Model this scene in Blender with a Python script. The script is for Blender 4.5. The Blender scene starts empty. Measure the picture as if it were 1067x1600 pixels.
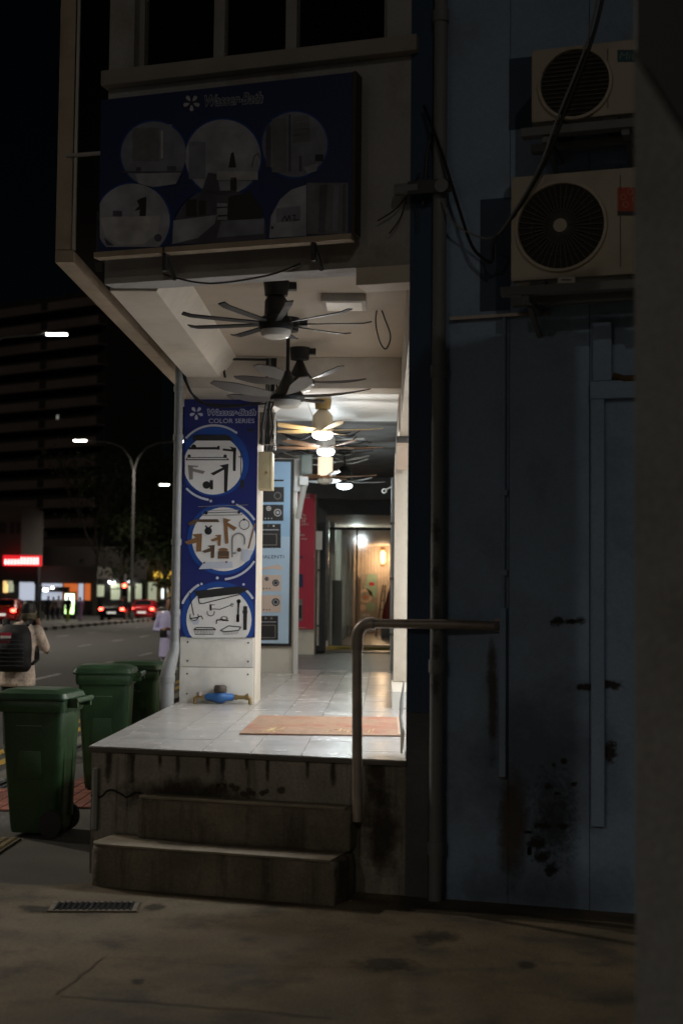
import bpy, bmesh, math, random
from mathutils import Vector, Matrix
R = math.radians
random.seed(7)
SC = bpy.context.scene
COL = SC.collection

# ------------------------------------------------------------------ camera
EYE, FPX, PW, PH_ = 1.65, 2222.2, 1067, 1600
cam_d = bpy.data.cameras.new('camera'); cam = bpy.data.objects.new('camera', cam_d); COL.objects.link(cam)
cam_d.sensor_fit = 'VERTICAL'; cam_d.sensor_height = 36; cam_d.sensor_width = 24; cam_d.lens = 50
cam_d.clip_start = .05; cam_d.clip_end = 3000
CR = Matrix.Rotation(R(1.76), 3, 'Z') @ Matrix.Rotation(R(90 + 3.51), 3, 'X') @ Matrix.Rotation(R(.6), 3, 'Z')
cam.matrix_world = Matrix.Translation((0, 0, EYE)) @ CR.to_4x4()
cam_d.dof.use_dof = True; cam_d.dof.focus_distance = 10.5; cam_d.dof.aperture_fstop = 2.2
SC.camera = cam
# ------------------------------------------------------------------ night sky, faint sun lamp, exposure
SUN_EL, SUN_AZ, SUN_E = 24, 6, .075        # azimuth in degrees to the right of straight behind the camera
w = bpy.data.worlds.new('World'); SC.world = w; w.use_nodes = True
nt = w.node_tree; bg = nt.nodes['Background']
sky = nt.nodes.new('ShaderNodeTexSky'); sky.sky_type = 'NISHITA'; sky.sun_disc = False
sky.sun_elevation = R(SUN_EL); sky.sun_rotation = R(180 - SUN_AZ)
nt.links.new(sky.outputs[0], bg.inputs[0]); bg.inputs[1].default_value = .0002
sd = bpy.data.lights.new('sun', 'SUN'); sd.energy = SUN_E; sd.angle = R(.8); sd.color = (1, .9, .76)
so = bpy.data.objects.new('sun', sd); COL.objects.link(so)
sdir = Vector((math.sin(R(SUN_AZ)) * math.cos(R(SUN_EL)), -math.cos(R(SUN_AZ)) * math.cos(R(SUN_EL)), math.sin(R(SUN_EL))))
so.rotation_euler = sdir.to_track_quat('Z', 'Y').to_euler(); so.location = sdir * 30
vs = SC.view_settings; vs.view_transform = 'Standard'; vs.look = 'None'; vs.exposure = 0; vs.gamma = 1; vs.use_curve_mapping = False
SC.cycles.use_denoising = True; SC.cycles.max_bounces = 7; SC.cycles.sample_clamp_indirect = 4

# ------------------------------------------------------------------ pixel helpers (a pixel gives a direction; the plane gives the distance)
def ray(px, py): return CR @ Vector(((px - PW/2)/FPX, -(py - PH_/2)/FPX, -1))
O = Vector((0, 0, EYE))
def atY(px, py, y): d = ray(px, py); return O + d*(y/d.y)
def atZ(px, py, z): d = ray(px, py); return O + d*((z - EYE)/d.z)
PZ = .75                                      # height of the raised walkway
FANG = R(16.5)
FA0 = atZ(634, 1188, PZ); FA0.z = 0
FU = Vector((math.cos(FANG), -math.sin(FANG), 0)); FN = Vector((-math.sin(FANG), -math.cos(FANG), 0))
def fac(px, py, out=0):                        # facade frame: (s to the right, -out, height)
    d = ray(px, py); p0 = FA0 + FN*out; t = (p0 - O).dot(FN)/d.dot(FN); p = O + d*t
    return Vector(((p - p0).dot(FU), -out, p.z))
def facw(s, z, out=0): return FA0 + FU*s + FN*out + Vector((0, 0, z))
def facy(x): return FA0.y - (x - FA0.x)*math.tan(FANG)   # y of the facade plane at world x

# ------------------------------------------------------------------ materials
MATS = {}
def mat(name, col, rough=.6, metal=0, var=.12, scale=3, bump=0, bscale=60, stain=None, samt=.5, sscale=1.5, streak=False, emit=0, spec=.5, rnd=.05, speck=0):
    if name in MATS: return MATS[name]
    m = bpy.data.materials.new(name); m.use_nodes = True; t = m.node_tree; N = t.nodes; L = t.links
    b = N['Principled BSDF']; MATS[name] = m
    b.inputs['Roughness'].default_value = rough; b.inputs['Metallic'].default_value = metal; b.inputs['Specular IOR Level'].default_value = spec
    c4 = (*col, 1)
    if emit:
        b.inputs['Base Color'].default_value = c4; b.inputs['Emission Color'].default_value = c4; b.inputs['Emission Strength'].default_value = emit; return m
    tc = N.new('ShaderNodeTexCoord'); src = tc.outputs['Object']
    oi = N.new('ShaderNodeObjectInfo')
    ad = N.new('ShaderNodeVectorMath'); ad.operation = 'ADD'; L.new(src, ad.inputs[0]); 
    mu = N.new('ShaderNodeMath'); mu.operation = 'MULTIPLY'; mu.inputs[1].default_value = 37; L.new(oi.outputs['Random'], mu.inputs[0]); L.new(mu.outputs[0], ad.inputs[1]); src = ad.outputs[0]
    n1 = N.new('ShaderNodeTexNoise'); n1.inputs['Scale'].default_value = scale; n1.inputs['Detail'].default_value = 6; L.new(src, n1.inputs['Vector'])
    rp = N.new('ShaderNodeValToRGB'); rp.color_ramp.elements[0].position = .3; rp.color_ramp.elements[1].position = .7
    rp.color_ramp.elements[0].color = (*[c*(1 - var) for c in col], 1); rp.color_ramp.elements[1].color = (*[min(1, c*(1 + var)) for c in col], 1)
    L.new(n1.outputs[0], rp.inputs[0]); out = rp.outputs[0]
    if stain:
        mp = N.new('ShaderNodeMapping'); mp.inputs['Scale'].default_value = (5, 5, .45) if streak else (1, 1, 1); L.new(src, mp.inputs[0])
        n2 = N.new('ShaderNodeTexNoise'); n2.inputs['Scale'].default_value = sscale; n2.inputs['Detail'].default_value = 8; n2.inputs['Roughness'].default_value = .65; L.new(mp.outputs[0], n2.inputs['Vector'])
        r2 = N.new('ShaderNodeValToRGB'); r2.color_ramp.elements[0].position = .5; r2.color_ramp.elements[1].position = .68; L.new(n2.outputs[0], r2.inputs[0])
        k = N.new('ShaderNodeMath'); k.operation = 'MULTIPLY'; k.inputs[1].default_value = samt; L.new(r2.outputs[0], k.inputs[0])
        mx = N.new('ShaderNodeMix'); mx.data_type = 'RGBA'; L.new(k.outputs[0], mx.inputs[0]); L.new(out, mx.inputs[6]); mx.inputs[7].default_value = (*stain, 1); out = mx.outputs[2]
    if speck:
        n4 = N.new('ShaderNodeTexNoise'); n4.inputs['Scale'].default_value = 55; n4.inputs['Detail'].default_value = 10; n4.inputs['Roughness'].default_value = .8; L.new(src, n4.inputs['Vector'])
        r4 = N.new('ShaderNodeMapRange'); r4.inputs[1].default_value = .3; r4.inputs[2].default_value = .7; r4.inputs[3].default_value = 1 - speck; r4.inputs[4].default_value = 1 + speck; L.new(n4.outputs[0], r4.inputs[0])
        h4 = N.new('ShaderNodeHueSaturation'); L.new(r4.outputs[0], h4.inputs['Value']); L.new(out, h4.inputs['Color']); out = h4.outputs[0]
    if rnd:
        a = N.new('ShaderNodeMath'); a.operation = 'MULTIPLY_ADD'; a.inputs[1].default_value = rnd*2; a.inputs[2].default_value = 1 - rnd; L.new(oi.outputs['Random'], a.inputs[0])
        h = N.new('ShaderNodeHueSaturation'); L.new(a.outputs[0], h.inputs['Value']); L.new(out, h.inputs['Color']); out = h.outputs[0]
    L.new(out, b.inputs['Base Color'])
    if bump:
        n3 = N.new('ShaderNodeTexNoise'); n3.inputs['Scale'].default_value = bscale; n3.inputs['Detail'].default_value = 4; L.new(src, n3.inputs['Vector'])
        bp = N.new('ShaderNodeBump'); bp.inputs['Strength'].default_value = bump; bp.inputs['Distance'].default_value = .01; L.new(n3.outputs[0], bp.inputs['Height']); L.new(bp.outputs[0], b.inputs['Normal'])
        rr = N.new('ShaderNodeMapRange'); rr.inputs[3].default_value = max(.02, rough - .12); rr.inputs[4].default_value = min(1, rough + .12); L.new(n1.outputs[0], rr.inputs[0]); L.new(rr.outputs[0], b.inputs['Roughness'])
    return m
def glow(name, col, e): return mat(name, col, emit=e)
def flat(name, col, rough=.45): return mat(name, col, rough, var=.05, rnd=0)

concrete = mat('lane concrete', (.135, .102, .06), .8, var=.35, scale=2.2, bump=.45, bscale=130, stain=(.035, .027, .018), samt=.85, sscale=2.6, speck=.5)
asphalt = mat('asphalt', (.055, .053, .05), .75, var=.25, scale=.7, bump=.5, bscale=90)
pave = mat('footpath', (.075, .07, .062), .8, var=.25, scale=2, bump=.5, bscale=60)
plinth = mat('platform plaster', (.25, .225, .185), .8, var=.25, scale=3, bump=.6, bscale=35, stain=(.04, .032, .022), samt=.9, sscale=1.9, streak=True, speck=.3)
stepm = mat('step cement', (.15, .125, .09), .85, var=.35, scale=4, bump=.8, bscale=40, stain=(.025, .02, .014), samt=.9, sscale=1.5, streak=True, speck=.35)
tile = mat('floor tile', (.42, .40, .38), .24, var=.05, scale=3, bump=.004, bscale=5, stain=(.34, .31, .28), samt=.2, sscale=1.2, rnd=.03)
grout = mat('grout', (.12, .115, .11), .8)
plank = mat('grey plank tile', (.16, .165, .17), .4, var=.35, scale=6, bump=.1, rnd=.2)
cream = mat('cream paint', (.60, .54, .45), .65, var=.06, scale=2, bump=.15, bscale=40, stain=(.36, .30, .22), samt=.45, sscale=1.4)
upperw = mat('upper wall paint', (.39, .385, .38), .75, var=.1, scale=2, bump=.2, bscale=40, stain=(.17, .125, .085), samt=.6, sscale=1.6, speck=.12)
white = mat('white board', (.72, .72, .70), .5, var=.05, stain=(.5, .48, .42), samt=.3, sscale=3)
marble = mat('marble tile', (.70, .66, .58), .3, var=.05, stain=(.38, .36, .34), samt=.55, sscale=2.2)
bluew = mat('slate blue wall paint', (.27, .37, .52), .75, var=.08, scale=1.5, bump=.5, bscale=25, stain=(.15, .18, .22), samt=.4, sscale=2.6, speck=.14)
navy = mat('deep blue paint', (.022, .055, .115), .6, var=.15, bump=.2, bscale=40)
greyp = mat('grey paint', (.20, .205, .21), .6, var=.1, bump=.1)
pvc = mat('grey pvc', (.26, .265, .26), .45, var=.08, scale=4, stain=(.2, .19, .17), samt=.4)
steel = mat('brushed steel', (.36, .30, .26), .42, .35, var=.15, scale=12, bump=.1)
dmetal = mat('dark metal', (.05, .048, .045), .5, .4, var=.2)
black = mat('black', (.012, .012, .013), .5, var=.2)
blackm = mat('matt black fan', (.008, .0075, .007), .5, var=.2)
cable = mat('cable', (.014, .014, .014), .5, rnd=.2)
wcable = mat('white cable', (.42, .41, .38), .5, rnd=.1)
alu = mat('aluminium frame', (.42, .41, .39), .45, .3, var=.1, scale=6, stain=(.2, .18, .15), samt=.4)
beige = mat('beige rail paint', (.44, .36, .27), .55, var=.1, stain=(.2, .15, .1), samt=.4, sscale=4)
darkglass = mat('dark glass', (.008, .009, .01), .08, var=.1)
green = mat('green bin plastic', (.020, .056, .017), .45, var=.2, scale=6, bump=.15, bscale=60, stain=(.045, .048, .035), samt=.5, sscale=3.5, streak=True, speck=.15)
greenl = mat('green bin lid plastic', (.026, .060, .026), .36, var=.2, scale=6, bump=.15, bscale=60, stain=(.05, .05, .04), samt=.5, sscale=5, speck=.15)
rubber = mat('rubber', (.015, .015, .015), .7)
brass = mat('brass', (.32, .23, .10), .4, .8, var=.2)
bluep = mat('blue enamel', (.03, .12, .32), .45, var=.25, scale=15, stain=(.02, .03, .06), samt=.5, sscale=9)
acm = mat('aircon casing', (.50, .44, .35), .5, var=.06, stain=(.32, .26, .18), samt=.5, sscale=2.5)
wood = mat('wood blade', (.30, .15, .07), .45, var=.25, scale=9)
paleb = mat('pale blade', (.55, .48, .36), .4, var=.1)
greyb = mat('grey blade', (.10, .09, .08), .42, var=.12, scale=6)
skin = mat('skin', (.25, .135, .085), .5, var=.06)
hair = mat('hair', (.014, .011, .01), .55, var=.3, scale=30)
# print inks
i_blue = flat('ink blue', (.010, .017, .125)); i_mid = flat('ink mid blue', (.008, .055, .26)); i_white = flat('ink white', (.70, .67, .63))
i_pale = flat('ink pale grey', (.50, .52, .58)); i_black = flat('ink black', (.018, .017, .017)); i_grey = flat('ink grey', (.22, .20, .18))
i_gold = flat('ink bronze', (.22, .11, .045)); i_sky = flat('ink sky blue', (.36, .56, .78)); i_sky2 = flat('ink pale sky', (.50, .66, .82))
i_red = flat('ink crimson', (.52, .022, .06)); i_pink = flat('ink blush', (.70, .55, .47)); i_navy = flat('ink navy', (.012, .026, .105))
i_mauve = flat('ink taupe', (.13, .12, .115)); i_cream = flat('ink cream', (.34, .315, .27)); i_brown = flat('ink brown', (.10, .06, .035)); i_sage = flat('ink sage', (.30, .46, .36)); i_orange = flat('ink orange', (.6, .12, .03))

# ------------------------------------------------------------------ mesh builder
class MB:
    def __init__(s): s.v = []; s.f = []; s.m = []; s.mats = []
    def mi(s, m):
        if m is None: return 0
        if m not in s.mats: s.mats.append(m)
        return s.mats.index(m)
    def add(s, vs, fs, m=None):
        o = len(s.v); k = s.mi(m); s.v += [tuple(p) for p in vs]
        for f in fs: s.f.append([i + o for i in f]); s.m.append(k)
        return s
    def box(s, x0, x1, y0, y1, z0, z1, m=None):
        return s.add([(x, y, z) for z in (z0, z1) for y in (y0, y1) for x in (x0, x1)],
                     [(0, 2, 3, 1), (4, 5, 7, 6), (0, 1, 5, 4), (2, 6, 7, 3), (0, 4, 6, 2), (1, 3, 7, 5)], m)
    def bar(s, a, b, w, h, m=None):           # rectangular bar between two points
        a, b = Vector(a), Vector(b); d = (b - a).normalized(); up = Vector((0, 0, 1)) if abs(d.z) < .9 else Vector((0, 1, 0))
        x = d.cross(up).normalized(); y = x.cross(d)
        q = [(-w/2, -h/2), (w/2, -h/2), (w/2, h/2), (-w/2, h/2)]
        return s.add([p + x*i + y*j for p in (a, b) for i, j in q], [(3, 2, 1, 0), (4, 5, 6, 7), (0, 1, 5, 4), (1, 2, 6, 5), (2, 3, 7, 6), (3, 0, 4, 7)], m)
    def loft(s, rings, m=None, caps=True):
        n = len(rings[0]); vs = [p for r in rings for p in r]; fs = []
        for i in range(len(rings) - 1):
            for j in range(n): k = (j + 1) % n; fs.append((i*n + j, i*n + k, (i + 1)*n + k, (i + 1)*n + j))
        if caps: fs += [tuple(range(n))[::-1], tuple(range((len(rings) - 1)*n, len(rings)*n))]
        return s.add(vs, fs, m)
    def tube(s, path, r, n=8, m=None, flatten=1):
        path = [Vector(p) for p in path]; rs = r if isinstance(r, (list, tuple)) else [r]*len(path); rings = []; x = None
        for i, p in enumerate(path):
            d = (path[min(i + 1, len(path) - 1)] - path[max(i - 1, 0)]).normalized()
            if x is None:
                up = Vector((0, 0, 1)) if abs(d.z) < .9 else Vector((0, 1, 0)); x = d.cross(up).normalized()
            else: x = (x - d*x.dot(d)).normalized()
            y = d.cross(x)
            rings.append([p + (x*math.cos(a) + y*math.sin(a)*flatten)*rs[i] for a in [2*math.pi*k/n for k in range(n)]])
        return s.loft(rings, m)
    def lathe(s, prof, c=(0, 0, 0), n=20, m=None, axis='z'):
        rings = []
        for r, z in prof:
            ring = []
            for k in range(n):
                a = 2*math.pi*k/n; q = (r*math.cos(a), r*math.sin(a), z)
                if axis == 'y': q = (q[0], q[2], q[1])
                if axis == 'x': q = (q[2], q[0], q[1])
                ring.append(Vector(c) + Vector(q))
            rings.append(ring)
        return s.loft(rings, m)
    def prism(s, pts, axis, a0, a1, m=None):
        def q(p, a): return {'x': (a, p[0], p[1]), 'y': (p[0], a, p[1]), 'z': (p[0], p[1], a)}[axis]
        return s.loft([[q(p, a0) for p in pts], [q(p, a1) for p in pts]], m)
    def poly(s, pts, m=None): return s.add(pts, [tuple(range(len(pts)))], m)
    def build(s, name, m=None, parent=None, base=(0, 0, 0), bevel=0, smooth=None, fix=True):
        me = bpy.data.meshes.new(name); b = Vector(base)
        me.from_pydata([tuple(Vector(p) - b) for p in s.v], [], s.f)
        if s.mats:
            for q in s.mats: me.materials.append(q)
            me.polygons.foreach_set('material_index', s.m)
        elif m: me.materials.append(m)
        if fix:
            bm = bmesh.new(); bm.from_mesh(me); bmesh.ops.recalc_face_normals(bm, faces=bm.faces)
            if bevel: bmesh.ops.bevel(bm, geom=[e for e in bm.edges if len(e.link_faces) == 2 and e.calc_face_angle() > .5], offset=bevel, segments=2, affect='EDGES', profile=.6, clamp_overlap=True)
            bm.to_mesh(me); bm.free()
        if smooth or (smooth is None and (bevel or len(s.f) > 14)):
            me.polygons.foreach_set('use_smooth', [True]*len(me.polygons)); me.set_sharp_from_angle(angle=R(35))
        o = bpy.data.objects.new(name, me); COL.objects.link(o)
        if parent: o.parent = parent
        return o
def tag(o, label=None, cat=None, group=None, kind=None):
    if label: o['label'] = label
    if cat: o['category'] = cat
    if group: o['group'] = group
    if kind: o['kind'] = kind
    return o
def empty(name, loc, rz=0):
    o = bpy.data.objects.new(name, None); COL.objects.link(o); o.location = loc; o.rotation_euler = (0, 0, rz); o.empty_display_size = .1; return o
class Thing:                                  # an Empty at the base, parts given in the frame's own coordinates
    def __init__(s, name, label, cat, base=(0, 0, 0), facade=False, group=None, kind=None):
        s.base = Vector(base); s.o = empty(name, facw(base[0], base[2], -base[1]) if facade else base, -FANG if facade else 0)
        tag(s.o, label, cat, group, kind)
    def part(s, name, mb, m=None, under=None, **k):
        return mb.build(name, m, under or s.o, s.base, **k)
def copy_tree(o, parent=None):
    c = o.copy(); COL.objects.link(c)
    if parent: c.parent = parent
    for ch in list(o.children): copy_tree(ch, c)
    return c
def solo(name, mb, m, label, cat, base, group=None, **k):  # a thing that is one mesh
    o = mb.build(name, m, None, base, **k); o.location = base; return tag(o, label, cat, group)
def struct(name, mb, m, **k): return tag(mb.build(name, m, **k), kind='structure')
def lamp(name, kind, loc, parent, energy, col, **k):
    d = bpy.data.lights.new(name, kind); d.energy = energy; d.color = col
    for a, b in k.items(): setattr(d, a, b)
    o = bpy.data.objects.new(name, d); COL.objects.link(o); o.location = loc; o.parent = parent; return o
def text_mesh(txt, shear=0, offset=0):
    c = bpy.data.curves.new('t', 'FONT'); c.body = txt; c.shear = shear; c.offset = offset; c.resolution_u = 3
    o = bpy.data.objects.new('t', c); COL.objects.link(o); dg = bpy.context.evaluated_depsgraph_get(); dg.update()
    me = bpy.data.meshes.new_from_object(o.evaluated_get(dg)); vs = [v.co.copy() for v in me.vertices]; fs = [tuple(p.vertices) for p in me.polygons]
    bpy.data.objects.remove(o); bpy.data.meshes.remove(me); bpy.data.curves.remove(c)
    xs = [v.x for v in vs]; ys = [v.y for v in vs]; x0, x1, y0, y1 = min(xs), max(xs), min(ys), max(ys)
    return [((v.x - x0)/(x1 - x0), (v.y - y0)/(y1 - y0)) for v in vs], fs
def decal_mat(name, col, hard=.12, thr=.42, scale=9, amt=1.0):
    if name in MATS: return MATS[name]
    m = mat(name, col, .85, var=.3, scale=12); t = m.node_tree; N = t.nodes; L = t.links; b = N['Principled BSDF']
    uv = N.new('ShaderNodeUVMap'); sub = N.new('ShaderNodeVectorMath'); sub.operation = 'SUBTRACT'; sub.inputs[1].default_value = (.5, .5, 0); L.new(uv.outputs[0], sub.inputs[0])
    ln = N.new('ShaderNodeVectorMath'); ln.operation = 'LENGTH'; L.new(sub.outputs[0], ln.inputs[0])
    tc = N.new('ShaderNodeTexCoord'); nz = N.new('ShaderNodeTexNoise'); nz.inputs['Scale'].default_value = scale; nz.inputs['Detail'].default_value = 9; nz.inputs['Roughness'].default_value = .7; L.new(tc.outputs['Object'], nz.inputs['Vector'])
    a = N.new('ShaderNodeMath'); a.operation = 'MULTIPLY_ADD'; a.inputs[1].default_value = -1.15; L.new(ln.outputs['Value'], a.inputs[0]); L.new(nz.outputs[0], a.inputs[2])
    r = N.new('ShaderNodeMapRange'); r.inputs[1].default_value = thr - .2 - hard/2; r.inputs[2].default_value = thr - .2 + hard/2; r.inputs[4].default_value = amt; L.new(a.outputs[0], r.inputs[0]); L.new(r.outputs[0], b.inputs['Alpha']); return m
def decal(name, pts4, m, parent, vt=1):              # quad with uv 0..1 for an irregular stain
    me = bpy.data.meshes.new(name); me.from_pydata([tuple(p) for p in pts4], [], [(0, 1, 2, 3)]); u = me.uv_layers.new(name='UVMap')
    for i, q in enumerate(((0, 0), (1, 0), (1, vt), (0, vt))): u.data[i].uv = q
    me.materials.append(m); o = bpy.data.objects.new(name, me); COL.objects.link(o); o.parent = parent; return o
class Print:                                   # flat print on a vertical plane; shapes given in pixels of the photograph and dropped on that plane
    def __init__(s, tf, uv): s.mb = MB(); s.tf = tf; s.uv = uv   # tf: crop -> photo pixel ; uv: pixel, layer -> frame coords
    def pt(s, p, l): return s.uv(*s.tf(*p), l)
    def poly(s, pts, m, l=1): s.mb.poly([s.pt(p, l) for p in pts], m); return s
    def rect(s, x0, y0, x1, y1, m, l=1): return s.poly([(x0, y0), (x1, y0), (x1, y1), (x0, y1)], m, l)
    def disc(s, x, y, r, m, l=1, ry=None, n=40, clip=None):
        pts = [(x + r*math.cos(2*math.pi*k/n), y + (ry or r)*math.sin(2*math.pi*k/n)) for k in range(n)]
        if clip: pts = [(min(max(a, clip[0]), clip[2]), min(max(b, clip[1]), clip[3])) for a, b in pts]
        return s.poly(pts, m, l)
    def arc(s, x, y, r0, r1, a0, a1, m, l=1, n=28, clip=None):
        for k in range(n):
            a, b = R(a0 + (a1 - a0)*k/n), R(a0 + (a1 - a0)*(k + 1)/n)
            pts = [(x + r*math.cos(t), y - r*math.sin(t)) for r, t in ((r0, a), (r1, a), (r1, b), (r0, b))]
            if clip and not all(clip[0] <= p[0] <= clip[2] and clip[1] <= p[1] <= clip[3] for p in pts): continue
            s.poly(pts, m, l)
        return s
    def line(s, pts, wd, m, l=1):
        for (x0, y0), (x1, y1) in zip(pts, pts[1:]):
            d = math.hypot(x1 - x0, y1 - y0) or 1; nx, ny = -(y1 - y0)/d*wd/2, (x1 - x0)/d*wd/2
            s.poly([(x0 + nx, y0 + ny), (x1 + nx, y1 + ny), (x1 - nx, y1 - ny), (x0 - nx, y0 - ny)], m, l)
        return s
    def text(s, t, x0, y0, x1, y1, m, l=1, skew=0, **k):
        vs, fs = text_mesh(t, **k)
        s.mb.add([s.pt((x0 + (x1 - x0)*a, y1 + (y0 - y1)*b + skew*a), l) for a, b in vs], fs, m); return s

# ================================================================== SETTING
struct('ground', MB().poly([(-700, -60, -.02), (500, -60, -.02), (500, 1500, -.02), (-700, 1500, -.02)]), pave)
struct('road', MB().poly([(-16.6, -60, -.005), (-3.5, -60, -.005), (-3.5, 113, -.005), (-16.6, 113, -.005)]), asphalt)
struct('far_road', MB().poly([(-31, -60, -.005), (-18.2, -60, -.005), (-18.2, 113, -.005), (-31, 113, -.005)]), asphalt)
struct('junction', MB().poly([(-60, 113, -.006), (-1, 113, -.006), (-1, 122, -.006), (-60, 122, -.006)]), asphalt)
lane = struct('back_lane', MB().poly([(-3.2, -8, 0), (9, -8, 0), (9, 9, 0), (.5, 9, 0), (-1.2, 8.55, 0), (-1.9, 8.18, 0), (-3.2, 8.42, 0)]), concrete)
def ground_line(pts, wd, z, m, name, parent=None):
    mb = MB()
    for a, b in zip(pts, pts[1:]):
        a, b = Vector(a), Vector(b); d = (b - a).normalized(); n = Vector((-d.y, d.x, 0))*wd/2
        mb.poly([a + n, b + n, b - n, a - n])
    o = mb.build(name, m, parent); o.location.z = z; return o
crackm = mat('crack tar', (.045, .035, .022), .9)
for pts, wd in (([(95, 1558), (230, 1566), (380, 1579), (520, 1592)], .009), ([(160, 1497), (300, 1507), (430, 1511), (600, 1512)], .004), ([(160, 1497), (128, 1524), (88, 1556)], .007), ([(700, 1420), (820, 1428), (990, 1450)], .005)):
    jit = []
    for (a, b), (c, d) in zip(pts, pts[1:]):
        for k in range(5): jit.append(atZ(a + (c - a)*k/5 + random.uniform(-3, 3), b + (d - b)*k/5 + random.uniform(-1.2, 1.2), 0))
    jit.append(atZ(*pts[-1], 0)); ground_line(jit, wd, .004, crackm, 'crack', lane)
spill = decal_mat('dark oil stain', (.035, .028, .018), .25, .40, 9, .7)
def blob2(cx, cy, rx, ry, n=22, j=.3): return [(cx + rx*math.cos(2*math.pi*k/n)*(1 + random.uniform(-j, j)), cy + ry*math.sin(2*math.pi*k/n)*(1 + random.uniform(-j, j))) for k in range(n)]
for cx, cy, rx, ry in ((600, 1507, 46, 10), (680, 1464, 30, 9), (820, 1507, 14, 5), (215, 1533, 10, 4), (60, 1420, 26, 5), (240, 1418, 16, 5)):
    decal('oil_stain', [atZ(cx + a*rx*1.7, cy + b*ry*1.9, .0035) for a, b in ((-1, 1), (1, 1), (1, -1), (-1, -1))], spill, lane)
# footpath beside the road, near kerb, markings
struct('footpath', MB().poly([(-3.3, 8.43, -.012), (-1.6, 8.13, -.012), (-1.6, 60, -.012), (-3.3, 60, -.012)]), pave)
kerbm = mat('kerb concrete', (.16, .15, .135), .8, var=.2, bump=.3)
kb = struct('kerb', MB().box(-3.5, -3.31, 9, 60, -.02, .02), kerbm)
for k in range(34): MB().box(-3.5, -3.31, 9 + k*1.5, 9 + k*1.5 + 1.485, -.01, .045).build('kerb_stone', kerbm, kb, bevel=.012)
brickm = mat('red paver', (.22, .075, .05), .8, var=.25, rnd=.25, bump=.3)
fp2 = struct('paver_band', MB().box(-2.75, -1.95, 11.2, 13.6, -.012, -.004), grout)
for i in range(8):
    for j in range(12): MB().box(-2.745 + i*.1, -2.655 + i*.1, 11.2 + j*.2, 11.39 + j*.2, -.004, .006).build('paver', brickm, fp2)
fp3 = struct('paver_strip', MB().box(-3.3, -2.85, 11.0, 12.2, -.012, -.004), grout)
for i in range(4):
    for j in range(6): MB().box(-3.29 + i*.112, -3.19 + i*.112, 11.0 + j*.2, 11.19 + j*.2, -.004, .006).build('paver', brickm, fp3)
yellow = mat('yellow road paint', (.42, .27, .035), .7, var=.2, scale=6); wpaint = mat('white road paint', (.34, .33, .31), .7, var=.25, scale=5)
for x in (-3.78, -4.03): struct('road_marking', MB().poly([(x - .06, -10, 0), (x + .06, -10, 0), (x + .06, 70, 0), (x - .06, 70, 0)]), yellow)
for x in (-6.9, -10.1, -13.3):
    for k in range(14):
        y = 9 + k*6 + (x % 2); struct('road_marking', MB().poly([(x - .06, y, 0), (x + .06, y, 0), (x + .06, y + 2.2, 0), (x - .06, y + 2.2, 0)]), wpaint)
med = struct('median', MB().box(-18.2, -16.6, 20, 112, -.02, .12), pave)
kw = mat('white kerb paint', (.55, .54, .5), .7, var=.15); kbk = mat('black kerb paint', (.02, .02, .02), .7)
for k in range(74): MB().box(-16.6, -16.35, 38 + k, 39 + k, -.02, .16).build('kerb_block', kw if k % 2 else kbk, med)
for k in range(8): MB().box(-18.2 + k*.2, -18.0 + k*.2, 111.9, 112.15, -.02, .17).build('kerb_block', kw if k % 2 else kbk, med)
# tactile paving and drain grate
t = Thing('tactile_paving', 'yellowish tactile studs set in the dark footpath beside the green bin', 'tactile paving', (-2.75, 9.3, -.012))
mb = MB().box(-3.15, -2.46, 8.75, 9.75, -.012, .002); t.part('slab', mb, mat('tactile base', (.10, .085, .05), .8))
mb = MB()
for i in range(11):
    for j in range(16):
        x, y = -3.12 + i*.062, 8.78 + j*.062; mb.lathe([(.022, .002), (.02, .009), (.012, .012)], (x, y, 0), 7)
tag(t.part('stud', mb, mat('tactile stud', (.22, .17, .07), .7)), kind='stuff')
g0, g1, g2, g3 = [atZ(*p, 0) for p in ((78, 1428), (206, 1428), (216, 1409), (92, 1409))]
c = (g0 + g1 + g2 + g3)/4
t = Thing('drain_grate', 'rusty dark drain grate let into the lane before the steps', 'drain grate', (c.x, c.y, 0)); e1 = (g1 - g0).normalized(); L1 = (g1 - g0).length; e2 = Vector((-e1.y, e1.x, 0)); L2 = .2
o0 = Vector((c.x, c.y, .004)) - e1*L1/2 - e2*L2/2
t.part('pit', MB().poly([o0, o0 + e1*L1, o0 + e1*L1 + e2*L2, o0 + e2*L2]), black)
for k in range(14):
    a = o0 + e1*L1*(k + .5)/14 + Vector((0, 0, .004)); t.part('bar', MB().bar(a, a + e2*L2, .012, .012), black)
for k in (0, 1): a = o0 + e2*L2*k + Vector((0, 0, .002)); t.part('rim', MB().bar(a - e1*.02, a + e1*(L1 + .02), .035, .008), stepm)
for k in (0, 1): a = o0 + e1*L1*k + Vector((0, 0, .002)); t.part('rim', MB().bar(a, a + e2*L2, .035, .007), stepm)

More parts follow.
